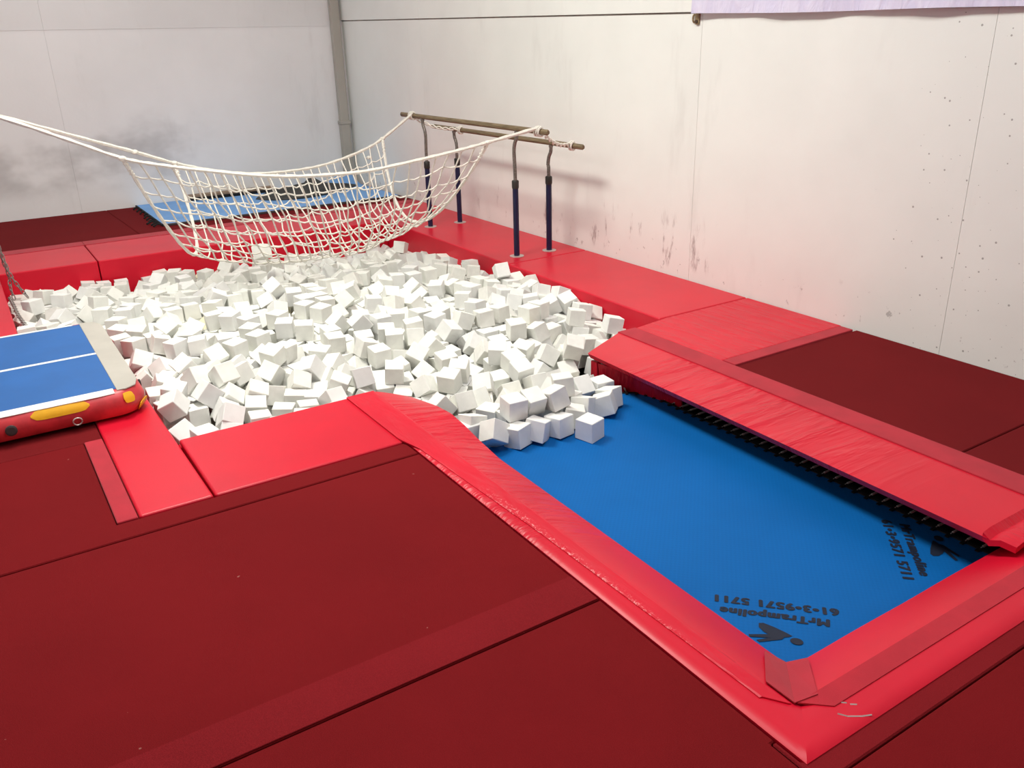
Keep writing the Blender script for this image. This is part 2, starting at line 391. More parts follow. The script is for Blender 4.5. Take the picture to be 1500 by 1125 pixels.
# ------------------------------------------------------------------ pads around the pit
def pad_slab(name, poly, label, mat='vinyl', z0=-.07, z1=.006, r=.014, skirts=()):
    bm = prism(poly, z0, z1, r, 3)
    o = tag(obj(name, bm, M[mat], smooth=False), label, 'pad')
    for s in skirts: obj('front_panel', B(*s, r=.02, seg=3), M['vinyl'], o)
    return o
# right wall run (two blocks)
def L_block(name, x0, x1, y0, y1, front, label, ext=None):
    """foam block pad: top slab and a deep front face as one rounded profile"""
    bm = bmesh.new(); e = ext
    if front == 'y':    # front face at y1 side facing +y
        prof = [(y0, .006), (y1, .006), (y1, -.80), (y1-.095, -.80), (y1-.095, -.07), (y0, -.07)]
        A = [bm.verts.new((x0, a, b)) for a, b in prof]; C = [bm.verts.new((x1, a, b)) for a, b in prof]
    else:               # front face at x0 side facing -x
        prof = [(x1, .006), (x0, .006), (x0, -.80), (x0+.095, -.80), (x0+.095, -.07), (x1, -.07)]
        A = [bm.verts.new((a, y0, b)) for a, b in prof]; C = [bm.verts.new((a, y1, b)) for a, b in prof]
    n = len(prof); bm.faces.new(A); bm.faces.new(C[::-1])
    for i in range(n): bm.faces.new((A[i], A[(i+1) % n], C[(i+1) % n], C[i]))
    bmesh.ops.recalc_face_normals(bm, faces=bm.faces); bevel(bm, .016, 3)
    return tag(obj(name, bm, M['vinyl']), label, 'pad')
L_block('safety_pad', 8.105, 12.455, -6.23, -5.10, 'y', 'long red wall-side pad carrying the parallel bars, from the far corner')
L_block('safety_pad', 5.53, 8.095, -6.23, -5.10, 'y', 'red wall-side pad between the bars and the creased pad')
L_block('safety_pad', 11.36, 12.455, -1.215, .95, 'x', 'red back pad at the far left behind the chains')
bp = L_block('safety_pad', 11.36, 12.455, -5.095, -1.225, 'x', 'long red back pad across the far side behind the rope net')
obj('loop_strip', B(12.46, 12.725, -6.22, -1.225, -.07, .009, r=.004, seg=1), M['velcro'], bp)
bl = bpy.data.objects['safety_pad.002']
obj('loop_strip', B(12.46, 12.725, -1.222, .95, -.07, .009, r=.004, seg=1), M['velcro'], bl)
pad_slab('safety_pad', [(8.25, -.15), (11.355, -.15), (11.355, .95), (8.25, .95)], 'red side pad at the left frame edge beside the chains', skirts=[(8.25, 11.355, -.14, -.03, -.8, -.02)])
# creased pad
p = pad_slab('safety_pad', [(4.43, -6.23), (5.52, -6.23), (5.52, -5.16), (5.46, -4.755), (4.43, -4.765)], 'creased square red pad by the right wall at the trampoline end', 'vinyl_soft', skirts=[(5.38, 5.50, -5.19, -4.77, -.8, -.02)])
obj('loop_strip', B(4.295, 4.425, -6.2, -4.77, -.07, .010, r=.004, seg=1), M['velcro'], p)
# flat near pads
p = pad_slab('safety_pad', [(4.575, -2.05), (5.475, -2.05), (5.475, -.845), (4.575, -.845)], 'flat red pad on the near side of the foam pit', skirts=[(5.40, 5.478, -2.22, -.83, -.8, -.02)])
p = pad_slab('safety_pad', [(4.575, -.835), (8.15, -.80), (8.15, -.43), (4.575, -.43)], 'flat red pad running under the end of the inflatable track', skirts=[(5.49, 8.15, -.80, -.72, -.8, -.02)])
obj('loop_strip', B(4.572, 5.80, -.423, -.315, -.07, .006, r=.004, seg=1), M['velcro'], p)

# ------------------------------------------------------------------ trampoline bay
ZM = -.25
tr = thing('trampoline', 'sunken rectangular blue trampoline with red pads around it', 'trampoline', (3.4, -3.4, -.30))
X0, X1, Y0, Y1, RC = 1.72, 4.86, -4.252, -2.38, .26     # bed outline, rounded far corners
out = [(X0, Y0)]
for k in range(7):
    a = -math.pi/2 + math.pi/2*k/6; out.append((X1-RC+RC*math.cos(a), Y0+RC+RC*math.sin(a)))
for k in range(7):
    a = math.pi/2*k/6; out.append((X1-RC+RC*math.cos(a), Y1-RC+RC*math.sin(a)))
out.append((X0, Y1))
obj('bed', prism(out, ZM-.012, ZM), M['bed_blue'], tr)
edge = [(x, y, ZM+.002) for x, y in out[:14]]
bm = bmesh.new()
cx, cy = 3.3, (Y0+Y1)/2
inner = []
for (x, y, z) in edge[:8]:
    if x < X1-RC+1e-6 and y < Y0+.01: inner.append((x, y+.0, z))
    else: inner.append((x, y, z))
obj('edge_webbing', tube([(x, y, z-.004) for x, y, z in edge], .011, 6), M['black'], tr, True)
FR = []   # frame tube, outside of the springs
obj('frame', tube([(1.6, -4.43, ZM-.01), (4.98, -4.43, ZM-.01), (5.10, -4.37, ZM-.01), (5.13, -4.27, ZM-.01), (5.13, -2.2, ZM-.01)], .03, 8), M['frame'], tr, True)
obj('frame', tube([(1.6, -2.16, ZM-.01), (5.13, -2.16, ZM-.01)], .03, 8), M['frame'], tr, True)
# springs: steel coil with black tab, one mesh shared
def spring_mesh():
    bm = bmesh.new(); L = .155; pts = []; rs = []
    n = 26
    for k in range(n+1):
        pts.append((0, L*k/n, 0)); rs.append(.0085 if k % 2 else .0062)
    tube(pts, rs, 6, bm); tube([(0, L, 0), (0, L+.05, .004)], .003, 5, bm); tube([(0, -.02, 0), (0, 0, 0)], .003, 5, bm)
    me = bpy.data.meshes.new('spring'); bmesh.ops.recalc_face_normals(bm, faces=bm.faces); bm.to_mesh(me); bm.free(); me.materials.append(M['steel']); return me
def tab_mesh():
    bm = bmesh.new(); box(bm, -.010, .010, -.042, .012, -.002, .004); box(bm, -.013, .013, .008, .016, -.006, .006)
    me = bpy.data.meshes.new('bed_tab'); bm.to_mesh(me); bm.free(); me.materials.append(M['black']); return me
sm_, tm_ = spring_mesh(), tab_mesh()
path = [Vector((x, y, ZM+.002)) for x, y in out[:9]]
Ltot = sum((b-a).length for a, b in zip(path, path[1:])); ns = 54
rp = resample(path, ns)
for i, p in enumerate(rp):
    if i == 0: continue
    d = (rp[min(i+1, ns-1)]-rp[i-1]).normalized(); nrm = Vector((d.y, -d.x, 0)); ang = math.atan2(nrm.y, nrm.x)-math.pi/2
    s = link('spring', sm_, tr, p+nrm*.022+Vector((0, 0, .010))); s.rotation_euler = (0, 0, ang)
    s = link('bed_tab', tm_, tr, p+Vector((0, 0, .004))); s.rotation_euler = (0, 0, ang)

# printed lettering
def text_mesh(body, height, width, origin, ang, parent, z):
    cu = bpy.data.curves.new('lettering', 'FONT'); cu.body = body; cu.size = 1; cu.shear = .10 if body[0] == 'M' else 0; cu.resolution_u = 3; cu.space_character = 1.16
    o = bpy.data.objects.new('lettering_tmp', cu); COL.objects.link(o)
    bpy.context.view_layer.update()
    src = bpy.data.meshes.new_from_object(o.evaluated_get(bpy.context.evaluated_depsgraph_get()))
    bpy.data.objects.remove(o)
    xs = [v.co.x for v in src.vertices]; a, b = min(xs), max(xs); ch = .73
    bm = bmesh.new()      # heavy stencil weight: the glyph outline laid down several times, slightly spread
    for k, (dx, dy) in enumerate(((0, 0), (.04, 0), (-.04, 0), (.078, 0), (-.078, 0), (.05, .03), (-.05, -.03), (.05, -.03), (-.05, .03), (0, .036), (0, -.036))):
        vs = [bm.verts.new(((v.co.x+dx-a)/(b-a)*width, (v.co.y+dy)/ch*height, k*.0001)) for v in src.vertices]
        for p in src.polygons:
            try: bm.faces.new([vs[i] for i in p.vertices])
            except ValueError: pass
    me = bpy.data.meshes.new('lettering'); bm.to_mesh(me); bm.free(); me.materials.append(M['print'])
    l = link('lettering', me, parent, (*origin, z)); l.rotation_euler = (0, 0, ang); return l
LOGO_BODY = [(.205, .222), (.225, .236), (.262, .250), (.300, .250), (.338, .226), (.361, .198), (.363, .168), (.342, .160), (.291, .178), (.235, .205)]
LOGO_L1 = [(.238, .236), (.252, .262), (.352, .310), (.366, .298), (.285, .252)]
LOGO_L2 = [(.262, .244), (.275, .262), (.330, .270), (.398, .284), (.404, .268), (.345, .250), (.310, .240)]
def emblem(origin, ang, mirror, parent):
    bm = bmesh.new(); k = 0
    f = (lambda p: (p[0], p[1])) if not mirror else (lambda p: (p[0], p[1]))
    for poly in (LOGO_BODY, LOGO_L1, LOGO_L2):
        v = [bm.verts.new((*f(p), k*.0004)) for p in poly]; bm.faces.new(v); k += 1
    v = [bm.verts.new((.202+.030*math.cos(t), .262+.024*math.sin(t), .0012)) for t in [2*math.pi*i/16 for i in range(16)]]; bm.faces.new(v)
    # shift so that the head sits clear of the back
    for q in v: q.co.x -= .016; q.co.y -= .004
    bmesh.ops.triangulate(bm, faces=bm.faces)
    bmesh.ops.recalc_face_normals(bm, faces=bm.faces)
    for fc in bm.faces:
        if fc.normal.z < 0: fc.normal_flip()
    me = bpy.data.meshes.new('emblem'); bm.to_mesh(me); bm.free(); me.materials.append(M['print'])
    l = link('emblem', me, parent, (*origin, ZM+.0025)); l.rotation_euler = (0, 0, ang); return l
def marks(o, ang, tilt):
    d = Vector((math.cos(ang), math.sin(ang))); u = Vector((-d.y, d.x)); o = Vector(o)
    at = lambda a, b: tuple(o + d*a + u*b)
    text_mesh('61\u20223\u20229571 5711', .056, .585, at(0, -.052 if tilt > 0 else .004), ang+tilt, tr, ZM+.0015)
    text_mesh('MrTrampoline', .056, .510, at(.042, .047 if tilt > 0 else .093), ang+tilt, tr, ZM+.0015)
    emblem(tuple(o), ang, False, tr)
marks((2.05, -3.14), math.atan2(.62676, .77921), .085)
marks((2.48, -4.08), math.atan2(.62024, -.78442), -.105)

# trampoline pads ------------------------------------------------------
def wav(x, y, a, s=3.0): return a*noise.noise(Vector((x*s, y*s, .3)))
# long right pad
lp = thing('trampoline_pad', 'long creased red pad on the right side of the trampoline', 'pad', (3.4, -4.3, -.06))
rows = []
N = 90
for i in range(N+1):
    f_ = i/N; row = []
    for j in range(9):
        v = j/8; xa, xb = 1.84 + (5.21-1.84)*f_, 1.84 + (5.455-1.84)*f_
        x = xa+(xb-xa)*v; y = -3.985 - .045*f_*(1-v)*1.0 + (-4.545+3.965)*v
        wgt = max(0, 1-abs(x-3.9)/1.1)
        z = .003 + .0028*wgt*math.sin((x*1.0+y*1.3)*24+2*noise.noise(Vector((x*2, y*2, 0))))*(math.sin(v*math.pi)**.5 if 0 < v < 1 else 0) - .004*(1-v)
        if v == 0: z -= .004
        row.append((x, y, z))
    rows.append(row)
obj('cover', sheet(rows, .046, None, .028), M['vinyl_crease'], lp, True)
obj('loop_strip', prism([(1.84, -4.55), (5.46, -4.55), (5.46, -4.75), (1.84, -4.765)], -.07, .011, .005, 2), M['velcro'], lp)
sk = [(5.215, -4.07), (5.13, -4.07)]
obj('end_post', B(5.135, 5.215, -4.11, -4.065, -.42, -.075, r=.006), M['vinyl_skirt'], lp)
rows = []
for i in range(13):
    f_ = i/12; row = []
    x = 5.128-.75*f_; yb = -4.072-.20*f_
    for j in range(9):
        h = j/8; row.append((x - .02*h, yb - .05*h + .008*math.sin(f_*26+h*3)*h, -.08-.36*h))
    rows.append(row)
bm = bmesh.new(); T = [[bm.verts.new(p) for p in r] for r in rows]; D = [[bm.verts.new((p[0], p[1]-.012, p[2])) for p in r] for r in rows]
for i in range(12):
    for j in range(8):
        bm.faces.new((T[i][j], T[i+1][j], T[i+1][j+1], T[i][j+1])); bm.faces.new((D[i][j+1], D[i+1][j+1], D[i+1][j], D[i][j]))
for i in range(12): bm.faces.new((T[i][0], D[i][0], D[i+1][0], T[i+1][0])); bm.faces.new((T[i][8], T[i+1][8], D[i+1][8], D[i][8]))
for j in range(8): bm.faces.new((T[0][j], T[0][j+1], D[0][j+1], D[0][j])); bm.faces.new((T[12][j], D[12][j], D[12][j+1], T[12][j+1]))
obj('skirt', bm, M['vinyl_skirt'], lp, True)
# left pad (folded over the frame; hump near its far end)
HZ = [(1.3, -.126), (1.87, -.126), (3.03, -.116), (4.2, -.108), (4.45, -.075), (4.65, -.038), (4.84, -.018), (5.05, -.036), (5.25, -.07), (5.46, -.108)]
def interp(T, x):
    if x <= T[0][0]: return T[0][1]
    for (a, b), (c, d) in zip(T, T[1:]):
        if x <= c: s = (x-a)/(c-a); s = s*s*(3-2*s) if False else s; return b+(d-b)*s
    return T[-1][1]
PROF = [0, .02, .06, .11, .175, .20, .25, .31, .37, .43, .465, .48]
def prof_z(d, zin, end=.02):
    if d < .02: return .004+.010*d/.02
    if d <= .175: return .014
    s = (d-.175)/(.48-.175); return .014 + (zin-.014)*(s**1.15)
lf = thing('trampoline_pad', 'folded red pad along the left side of the trampoline', 'pad', (3.4, -2.3, -.1))
rows = []
for i in range(91):
    f_ = i/90; row = []
    for d in PROF:
        xs = 1.38+d*.96; x = xs+(5.455-xs)*f_
        s = max(0, (d-.175)/.305); wr_ = .004*math.sin((x+d*1.6)*30+3*noise.noise(Vector((x, d*3, 1))))*math.sin(min(1, s)*math.pi)*max(0, 1-abs(x-4.3)/1.0)
        row.append((x, -2.06-d, prof_z(d, interp(HZ, x)) + wr_))
    rows.append(row)
obj('cover', sheet(rows, .05), M['vinyl_fold'], lf, True)
rows = [[(1.690, -2.160, .0185), (1.688, -2.170, .0205), (1.607, -2.226, .0205), (1.600, -2.236, .0175)]]
for i in range(61):
    x = 1.72+(5.46-1.72)*i/60; a = interp([(1.3, -2.165), (2.0, -2.158), (3.2, -2.135), (4.4, -2.075), (4.6, -2.03), (5.5, -2.02)], x)
    rows.append([(x, a, .0185), (x, a-.01, .0205), (x, -2.226, .0205), (x, -2.236, .0175)])
obj('loop_strip', sheet(rows, .012), M['vinyl_scuff'], lf, False)
# near pad
nr = thing('trampoline_pad', 'red pad across the near end of the trampoline', 'pad', (1.6, -3.5, -.1))
rows = []
for i in range(61):
    f_ = i/60; row = []
    for d in PROF:
        ys = -2.06-d; y = ys+(-5.6-ys)*f_; x = 1.38+d*.96
        row.append((x, y, prof_z(d, -.122)+.0015*math.sin(y*9+d*20)*(1 if d > .2 else 0)))
    rows.append(row)
obj('cover', sheet(rows, .05), M['vinyl'], nr, True)
rows = [[(1.50+.09*j/2+(.0 if i else .0), -2.30-(5.4-2.30)*i/40, .0185) for j in range(3)] for i in range(41)]
for k in range(3): rows[0][k] = (rows[0][k][0], -2.36+.05*k, rows[0][k][2])
obj('loop_strip', sheet(rows, .008), M['velcro_dull'], nr)
# folded corner flap (two leaves) and the right corner cap
def quad_slab(q, th=.006):
    bm = bmesh.new(); a = [bm.verts.new(p) for p in q]; b = [bm.verts.new((p[0], p[1], p[2]-th)) for p in q]
    bm.faces.new(a); bm.faces.new(b[::-1])
    for i in range(4): bm.faces.new((a[i], b[i], b[(i+1) % 4], a[(i+1) % 4]))
    return bm
zf = .012
obj('corner_flap', quad_slab([(1.939, -2.478, -.075), (1.734, -2.245, .024), (1.593, -2.245, .024), (1.862, -2.528, -.106)]), M['velcro'], nr)
obj('corner_flap', quad_slab([(1.862, -2.528, -.107), (1.593, -2.245, .0235), (1.574, -2.356, .023), (1.812, -2.604, -.084)]), M['velcro'], nr)
cap = [[(1.865-.01*j, -3.99-.56*i/8, .026+.006*math.sin(j*1.3+i)*(1 if 0 < j < 4 else 0) - (.025 if j == 4 else 0)-(.012 if i == 0 else 0)) for j in (0, 4, 9, 14, 17)] for i in range(9)]
obj('corner_cap', sheet(cap, .035), M['vinyl_soft'], lp, True)
# scuffs on the near corner
for q in ([(1.47, -2.34), (1.44, -2.36), (1.41, -2.405), (1.395, -2.44)], [(1.50, -2.40), (1.487, -2.415)], [(1.475, -2.42), (1.46, -2.44)]):
    obj('scuff_mark', tube([(x, y, .0145) for x, y in q], [.0035]*len(q), 4), M['plate'], nr)

# ------------------------------------------------------------------ pale blue bed, cloth and plank by the back wall
t_ = thing('spare_trampoline_bed', 'pale blue trampoline bed lying flat by the back wall', 'trampoline bed', (14.1, -4.2, 0))
obj('bed', B(13.13, WX-.02, -6.15, -2.37, .002, .028, r=.006, seg=1), M['bed_light'], t_)
obj('edge_band', B(13.105, 13.135, -6.15, -2.36, .001, .032, r=.004, seg=1), M['valve'], t_)
obj('edge_band', B(13.12, WX-.03, -2.372, -2.345, .001, .031, r=.004, seg=1), M['black'], t_)
for k in range(10):
    x = 13.15+k*.115*(1+.07*k)
    L = (.07 + .13*random.random())*(1-.05*k)
    obj('hook', tube(spline([(x, -2.36, .02), (x+.02, -2.36+L*.5, .035), (x-.01, -2.36+L, .012)], 3), .014, 5), M['black'], t_)
# upturned corner
rows = [[(14.55+.5*i/6, -5.62-.50*j/4, .03+(.16*(i/6)**2+.0)*(.25+.75*min(1, j/2.0))) for j in range(5)] for i in range(7)]
obj('turned_up_corner', sheet(rows, .02), M['bed_light'], t_, True)
random.seed(3)
rows = []
for i in range(25):
    u_ = i/24; row = []
    y = -4.10-1.95*u_
    w0 = math.sin(math.pi*min(1, u_*1.02))**.6
    for j in range(13):
        v = j/12; xc = 14.35+.28*u_; x = xc - .72*w0*(1-.45*u_)*(1-v) + .42*v*w0
        z = .036 + w0*(.055*abs(noise.noise(Vector((x*3.1, y*3.1, 2)))) + .10*math.exp(-((u_-.62)/.06)**2)*v + .08*v*(1-abs(u_-.5)))
        row.append((x, y, z))
    rows.append(row)
tag(obj('crumpled_cloth', sheet(rows, .008), M['tarp'], smooth=True), 'crumpled charcoal cloth lying on the pale blue bed', 'cloth')
t_ = thing('plank', 'low brown plank with black underside leaning at the back wall', 'plank', (15.0, -3.9, .03))
obj('board', B(14.93, 15.10, -4.62, -3.18, .075, .115, r=.006, seg=1), M['plank'], t_)
obj('rubber_base', B(14.92, 15.11, -4.70, -3.17, .030, .075, r=.006, seg=1), M['black'], t_)

# ------------------------------------------------------------------ parallel bars
pb = thing('parallel_bars', 'parallel bars with two wooden rails on four navy posts', 'gym bars', (9.46, -5.62, 0))
for y, z in ((-5.39, 1.47), (-5.86, 1.28)):
    bm = tube([(7.69, y, z), (7.70, y, z), (7.705, y, z)] + [(7.705+3.53*k/10, y, z) for k in range(1, 11)] + [(11.24, y, z), (11.245, y, z)], [.022, .026]+[.030]*11+[.026, .022], 12)
    for v in bm.verts: v.co.y = y+(v.co.y-y)*.8
    obj('rail', bm, M['wood'], pb, True)
    for x, sgn in ((10.56, 1), (8.36, -1)):
        u_ = obj('upright', tube([(x, y, .0), (x, y, .84)], .034, 14), M['post_blue'], pb, True)
        obj('upper_tube', tube(spline([(x, y, .82), (x, y, 1.0), (x-.012*sgn, y, z-.26), (x+.005*sgn, y, z-.17), (x+.045*sgn, y, z-.10), (x+.05*sgn, y, z-.028)], 4), .021, 10), M['post_grey'], u_, True)
        obj('collar', tube([(x, y, .80), (x, y, .815), (x, y, .885), (x, y, .895)], [.036, .041, .041, .034], 14), M['collar'], u_, True)
        obj('floor_plate', tube([(x, y, .006), (x, y, .013), (x, y, .016)], [.085, .085, .045], 20), M['plate'], u_)
        obj('clevis', tube([(x+.05*sgn, y, z-.05), (x+.05*sgn, y, z-.018)], .026, 8), M['post_grey'], u_)

# ------------------------------------------------------------------ rope net hammock
FAR = [(9.6, 2.2, 2.88), (9.84, .8, 2.32), (10.05, -.49, 1.82), (10.17, -1.19, 1.55), (10.26, -1.69, 1.36), (10.32, -2.09, 1.20), (10.40, -2.51, 1.07), (10.48, -3.0, .975), (10.57, -3.54, .95), (10.65, -4.02, .98), (10.74, -4.54, 1.09), (10.79, -4.87, 1.215), (10.88, -5.39, 1.50)]
NEAR = [(9.6, 2.2, 2.86), (9.25, .7, 2.32), (9.0, -.43, 1.87), (8.88, -.92, 1.65), (8.79, -1.33, 1.46), (8.71, -1.67, 1.37), (8.63, -2.02, 1.30), (8.54, -2.44, 1.225), (8.45, -2.82, 1.185), (8.36, -3.22, 1.175), (8.27, -3.59, 1.19), (8.15, -4.12, 1.265), (8.07, -4.49, 1.325), (7.99, -4.82, 1.39), (7.86, -5.39, 1.51)]
BOT = [(9.47, -1.97, .33), (9.46, -2.35, .20), (9.45, -2.8, .115), (9.43, -3.27, .085), (9.42, -3.78, .105), (9.41, -4.23, .21), (9.40, -4.58, .36)]
net = thing('rope_net', 'white rope climbing net slung like a hammock over the foam pit', 'net', (9.4, -3.3, .05))
def lumpy(P, r, n=6, s=1.0):
    return tube(P, [r*(1+.16*math.sin(i*1.9)+.12*random.random()) for i in range(len(P))], n)
fp, npth = spline(FAR, 8), spline(NEAR, 8)
obj('edge_rope', lumpy(fp, .0185), M['rope'], net, True)
obj('edge_rope', lumpy(npth, .0195), M['rope'], net, True)
fs = resample(fp[5*8:11*8+1], 400); nsamp = resample(npth[4*8:13*8+1], 400); bs = resample(spline(BOT, 8), 400)
def Sfc(u, v):
    i = min(399, max(0, int(u*399))); F, Bt, Nn = fs[i], bs[min(399, int(399*(u+.35*u*(1-u))))], nsamp[i]
    a = (v-.5)*(v-1)*2; b = -4*v*(v-1); c = 2*v*(v-.5)
    q = F*a + Bt*b + Nn*c
    # fuller belly: hanging cords are steeper at the rims
    k = 4*v*(1-v); lo = Bt.z
    return q
NC, NRW = 26, 16
XS = [resample([Sfc(i/(NC-1), k/60) for k in range(61)], NRW) for i in range(NC)]   # evenly spaced along each hanging cord
def node(i, j):
    p = XS[i][j]
    if 0 < i < NC-1 and 0 < j < NRW-1:
        p = p + Vector((noise.noise(Vector((i*.9, j*.7, 1))), noise.noise(Vector((i*.8, j*.9, 5)))*.9, noise.noise(Vector((i*.7, j*.8, 9)))))*.055
    return p
G = [[node(i, j) for j in range(NRW)] for i in range(NC)]
for i in range(NC):
    r = .017 if i in (0, NC-1) else .0088
    P = spline(G[i], 3)
    o = obj('end_rope' if i in (0, NC-1) else 'cross_cord', lumpy(P, r) if i in (0, NC-1) else tube(P, r, 5), M['rope'], net, True)
for j in range(1, NRW-1):
    P = []
    for i in range(NC):
        P.append(G[i][j])
        if i < NC-1:
            mid = (G[i][j]+G[i+1][j])*.5; mid.z += .020*noise.noise(Vector((i*1.7, j*2.3, 3)))-.012; mid.y += .0; P.append(mid)
    obj('long_cord', tube(spline(P, 2), .0088, 5), M['rope'], net, True)
def knot(p, r=.03):
    bm = bmesh.new(); bmesh.ops.create_icosphere(bm, subdivisions=2, radius=r)
    for v in bm.verts:
        v.co = v.co*(1+.25*noise.noise(v.co*60+Vector(p))); v.co.z *= .8; v.co.y *= 1.3
    bmesh.ops.translate(bm, verts=bm.verts, vec=Vector(p)); obj('knot', bm, M['rope'], net, True)
for p in (FAR[5], NEAR[4], FAR[11], NEAR[13], FAR[4], (10.70, -4.62, 1.0)): knot(p)
knot(BOT[0], .026); knot(BOT[-1], .03)
# rope tails twisted round the gathered ends
for a, b_ in ((FAR[11], G[NC-1][1]), (NEAR[13], G[NC-1][NRW-2]), (FAR[5], G[0][1]), (NEAR[4], G[0][NRW-2])):
    a, b_ = Vector(a), Vector(b_); d = (b_-a); x = d.orthogonal().normalized()*.016; y = d.cross(x).normalized()*.016
    obj('whipping', tube([a+d*(k/24)+x*math.cos(k*1.3)+y*math.sin(k*1.3) for k in range(25)], .010, 5), M['rope'], net, True)
# lashings on the rails
for x in (10.90, 7.86):
    pts = []
    for k in range(40):
        a = k/39*2*math.pi*2.5; pts.append((x-.05+.10*k/39, -5.39+.042*math.sin(a), 1.47+.048*math.cos(a)))
    obj('lashing', tube(pts, .012, 5), M['rope'], net, True)
for (xa, xb) in ((10.86, 10.42), (7.80, 7.90)):
    a = Vector((xa, -5.42, 1.43)); b_ = Vector((xb, -5.84, 1.30)); d = b_-a; x = d.orthogonal().normalized()*.017; y = d.cross(x).normalized()*.017
    for ph in (0, math.pi):
        obj('lashing', tube([a+d*(k/24)+x*math.cos(k*.9+ph)+y*math.sin(k*.9+ph)-Vector((0, 0, .05*math.sin(k/24*math.pi))) for k in range(25)], .010, 5), M['rope'], net, True)
    pts = [(xb-.04+.08*k/29, -5.86+.040*math.sin(k/29*4*math.pi), 1.28+.046*math.cos(k/29*4*math.pi)) for k in range(30)]
    obj('lashing', tube(pts, .012, 5), M['rope'], net, True)

# ------------------------------------------------------------------ inflatable air track
at = thing('air_track', 'inflatable blue tumbling track with red sides at the pit edge', 'tumbling track', (7.05, 1.0, .01))
TX0, TX1, TE, TL, TH = 6.10, 7.98, -.74, 3.6, .205
def rr(x0, x1, y0, y1, r, n=8):
    """rounded at the -y end only"""
    P = [(x1, y1), (x0, y1)]
    for k in range(n+1):
        a = math.pi + math.pi/2*k/n; P.append((x0+r+r*math.cos(a), y0+r+r*math.sin(a)))
    for k in range(n+1):
        a = -math.pi/2 + math.pi/2*k/n; P.append((x1-r+r*math.cos(a), y0+r+r*math.sin(a)))
    return P
bm = bmesh.new(); lev = [(0.01, -.02), (.03, .03), (.07, .052), (.115, .055), (.155, .04), (.185, .018), (.198, .0), (.201, -.03)]
rings_ = []
for z, o_ in lev:
    rings_.append([bm.verts.new((x, y, z)) for x, y in rr(TX0-o_, TX1+o_, TE-o_, TL, .16+o_)])
n = len(rings_[0])
for a, b_ in zip(rings_, rings_[1:]):
    for k in range(n): bm.faces.new((a[k], a[(k+1) % n], b_[(k+1) % n], b_[k]))
bm.faces.new(rings_[0][::-1]); bm.faces.new(rings_[-1])
obj('side_wall', bm, M['track_red'], at, True)
obj('top_panel', B(TX0+.048, TX1-.04, -.605, TL, .198, .2065, r=.003, seg=1), M['track_blue'], at)
cap = [(TX0+.01, -.605), (TX0+.01, -.66), (TX0+.06, -.735), (TX0+.18, -.765), (TX1-.16, -.765), (TX1-.05, -.73), (TX1-.01, -.66), (TX1-.01, -.605)]
obj('end_band', prism(cap, .196, .207, .004, 2), M['track_band'], at)
obj('white_line', B(7.01, 7.05, -.605, TL, .2062, .2078), M['track_white'], at)
rows = [[(6.155-.075*j/3, -.585+(TL+.585)*i/40, .2085-(.014*(j/3)**2)+.0) for j in range(4)] for i in range(41)]
for i, row in enumerate(rows):
    x, y, z = row[3]; row[3] = (x-.004*noise.noise(Vector((0, y*6, 0)))*4, y, z)
obj('white_edge', sheet(rows, .004), M['track_white'], at)
rows = [[(7.93+.06*j/2, -.55+(TL+.55)*i/20, .2085-.006*(j/2)**2) for j in range(3)] for i in range(21)]
obj('white_edge', sheet(rows, .004), M['track_white'], at)
def patch(cy, w_, h0, h1):
    rows = []
    for i in range(13):
        a = -1+2*i/12; wid = math.sqrt(max(0.02, 1-abs(a)**6)); row = []
        for j in range(6):
            q = (h0+h1)/2+(h1-h0)/2*wid*(-1+2*j/5); o_ = 0
            for (z0, a0), (z1, a1) in zip(lev, lev[1:]):
                if z0 <= q <= z1: o_ = a0+(a1-a0)*(q-z0)/(z1-z0)
            row.append((TX0-o_-.006, cy+w_/2*a, q))
        rows.append(row)
    bm = bmesh.new(); T = [[bm.verts.new(p) for p in r] for r in rows]
    D = [[bm.verts.new((p[0]+.006, p[1], p[2])) for p in r] for r in rows]
    for i in range(12):
        for j in range(5): bm.faces.new((T[i][j], T[i+1][j], T[i+1][j+1], T[i][j+1])); bm.faces.new((D[i][j+1], D[i+1][j+1], D[i+1][j], D[i][j]))
    for i in range(12): bm.faces.new((T[i][0], D[i][0], D[i+1][0], T[i+1][0])); bm.faces.new((T[i][5], T[i+1][5], D[i+1][5], D[i][5]))
    for j in range(5): bm.faces.new((T[0][j], T[0][j+1], D[0][j+1], D[0][j])); bm.faces.new((T[12][j], D[12][j], D[12][j+1], T[12][j+1]))
    return bm
obj('patch', patch(-.235, .36, .130, .192), M['patch'], at, True)
bm = patch(0, .075, .12, .185); bmesh.ops.rotate(bm, verts=bm.verts, cent=(TX0+.16, 0, 0), matrix=Matrix.Rotation(math.radians(16), 3, 'Z')); bmesh.ops.translate(bm, verts=bm.verts, vec=(0, -.612, 0)); obj('patch', bm, M['patch'], at, True)
bm = patch(0, .16, .025, .085); bmesh.ops.rotate(bm, verts=bm.verts, cent=(TX0+.16, 0, 0), matrix=Matrix.Rotation(math.radians(62), 3, 'Z')); bmesh.ops.translate(bm, verts=bm.verts, vec=(0, -.58, 0)); obj('patch', bm, M['patch'], at, True)
obj('d_ring', ring((TX0-.066, -.32, .070), .028, (1, 0, .2), .005, 14), M['steel'], at, True)
obj('valve', tube([(TX0-.05, .07, .105), (TX0-.064, .07, .105), (TX0-.068, .07, .105)], [.036, .036, .026], 16), M['valve'], at)
obj('valve', tube([(TX0-.05, .24, .105), (TX0-.062, .24, .105)], [.03, .03], 16), M['valve'], at)
obj('valve', tube([(6.42, TE-.05, .10), (6.42, TE-.062, .10)], [.04, .04], 14), M['black'], at)

